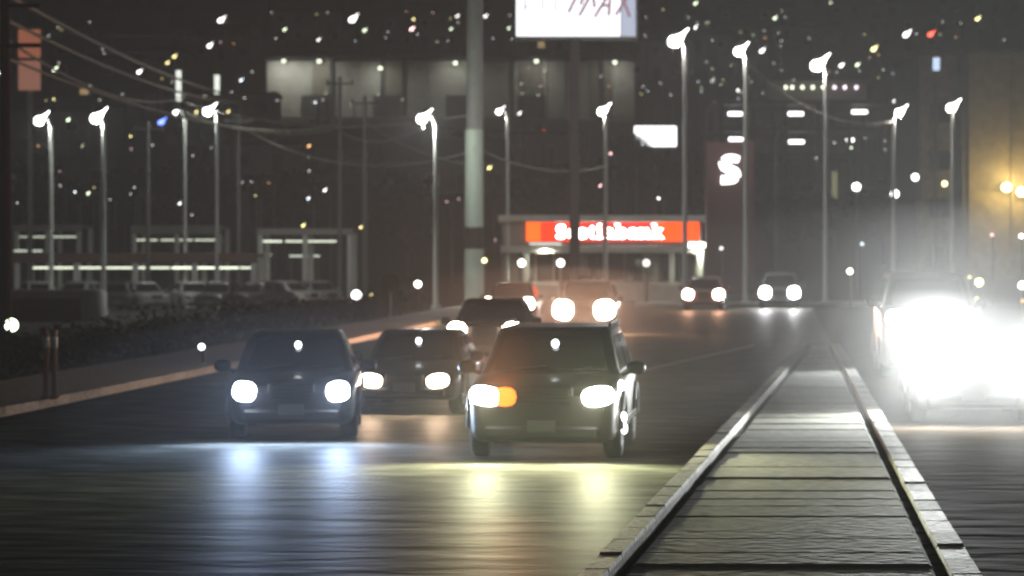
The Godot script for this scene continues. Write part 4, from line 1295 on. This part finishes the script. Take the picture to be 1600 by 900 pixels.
# ---------------------------------------------------------------- verge, posts, cables
func roadside() -> void:
	var s: SurfaceTool
	# two marker posts at the left kerb
	for q in [[72.0, "left one of two pale orange-lit marker posts on the left kerb"], [85.0, "right one of two pale orange-lit marker posts on the left kerb"]]:
		var d := 45.5
		var p := px(q[0], 0, d)
		var t := thing("marker_post", Vector3(p.x, 0.14, p.z), 0, q[1], "post", "marker posts on the left kerb")
		s = st()
		lathe(s, [[0.09, 0.0], [0.09, 0.05], [0.045, 0.06], [0.045, 1.08], [0.03, 1.12]], Vector3.ZERO, Basis(), 10)
		obj("post", s, M.orange_post, t)
		s = st()
		lathe(s, [[0.05, 0.82], [0.05, 1.0]], Vector3.ZERO, Basis(), 10)
		obj("reflector_band", s, M.white, t)
	# round traffic sign, left pavement
	var c := px(610, 0, 103)
	var sg := thing("round_sign", Vector3(c.x, 0.1, c.z), 0, "round grey-backed road sign on a post by the left pavement", "road sign")
	s = st()
	lathe(s, [[0.04, 0], [0.04, 1.35]], Vector3.ZERO, Basis(), 8)
	obj("post", s, M.steel, sg)
	s = st()
	lathe(s, [[0.02, -0.02], [0.36, -0.02], [0.37, 0.0], [0.36, 0.02], [0.02, 0.02]], Vector3(0, 1.3, 0.06), Basis(Vector3.RIGHT, PI / 2), 20)
	obj("disc", s, M.dull_steel, sg)
	# tall wooden pole at the left edge
	c = px(8, 0, 78)
	var wp := thing("wooden_pole", Vector3(c.x, ground(c.x, 78), c.z), 0, "dark wooden utility pole cut by the left edge", "pole")
	s = st()
	lathe(s, [[0.2, -0.2], [0.17, 5.0], [0.14, 10.5]], Vector3.ZERO, Basis(), 12)
	obj("pole", s, M.bark, wp)
	for h in [8.6, 9.7]:
		s = st()
		box(s, Vector3(0, h, 0.1), Vector3(2.0, 0.12, 0.12), 0.02)
		obj("crossarm", s, M.bark, wp)
	# cables; ends by pixel and depth
	for q in [[8, -10, 78, 345, 145, 150, 0.3, 0.05, "thickest cable running down from the left pole"], [8, 30, 78, 372, 160, 158, 0.5, 0.045, "second thick cable below the thickest one"], [8, 90, 78, 531, 195, 160, 1.0, 0.035, "cable from the left pole to the right-hand carport column"], [289, 160, 152, 741, 178, 131.5, 0.9, 0.03, "upper thin cable sagging towards the big mast"], [372, 195, 158, 741, 235, 131.5, 1.4, 0.03, "lower thin cable sagging towards the big mast"], [570, 190, 155, 741, 258, 131.5, 0.4, 0.03, "short cable from the unlit column to the big mast"], [289, 175, 152, 531, 200, 160, 0.7, 0.03, "cable between the third street lamp and the right-hand carport pole"], [531, 205, 160, 662, 200, 125, 0.6, 0.03, "cable from the right-hand carport pole to the lamp left of the mast"], [8, 60, 78, 289, 150, 152, 0.9, 0.035, "lowest cable fanning out from the left pole"], [0, 48, 180, 420, 60, 185, 0.1, 0.04, "level cable across the upper left"], [741, 230, 131.5, 946, 260, 144, 0.6, 0.03, "cable from the big mast to the lamp before the bank"], [1165, 95, 135, 1396, 190, 146, 1.1, 0.03, "cable between the right-hand street lamps"]]:
		cable(px(q[0], q[1], q[2]), px(q[3], q[4], q[5]), q[6], q[7] * 1.25, q[8])

# ---------------------------------------------------------------- vegetation
func trees() -> void:
	var list := [[985, 246, 7.5, 2.6, "tree whose crown hides the lower left of the white sign"], [1075, 225, 8.0, 3.0, "tree right of the white sign above the bank"], [900, 215, 7.5, 3.0, "tree behind the bank roof, left of the white sign"], [835, 210, 6.0, 2.6, "tree behind the left end of the bank roof"], [640, 190, 7.0, 3.2, "tree left of the big mast"], [450, 200, 7.0, 3.4, "tree behind the right-hand carport"], [300, 205, 7.5, 3.6, "tree behind the middle carport"], [190, 200, 7.0, 3.4, "tree behind the gap between the rear carports"], [60, 210, 8.0, 3.8, "tree behind the left rear carport"], [1380, 205, 6.0, 2.8, "tree right of the yellowish totem"], [1250, 200, 6.0, 2.8, "tree below the parking deck"]]
	for q in list:
		var d: float = q[1]
		var x: float = (q[0] - 800.0) / F * d
		tree(Vector3(x, ground(x, d), -d), q[2], q[3], 2600, q[4])
	# dark hedge along the left verge
	var s := st(false)
	for i in 75:
		if rng.randf() < 0.18: continue
		var d := 50.0 + i
		var u := -16.3 + rng.randf_range(-0.2, 0.2)
		leaves(s, rd(u, d, 0.35), Vector3(0.8, rng.randf_range(0.3, 0.75), 0.8), 130, rng.randf_range(0.07, 0.13))
	tag(obj("hedge", s, M.leaf), "long low dark hedge behind the left pavement", "hedge", "", "stuff")
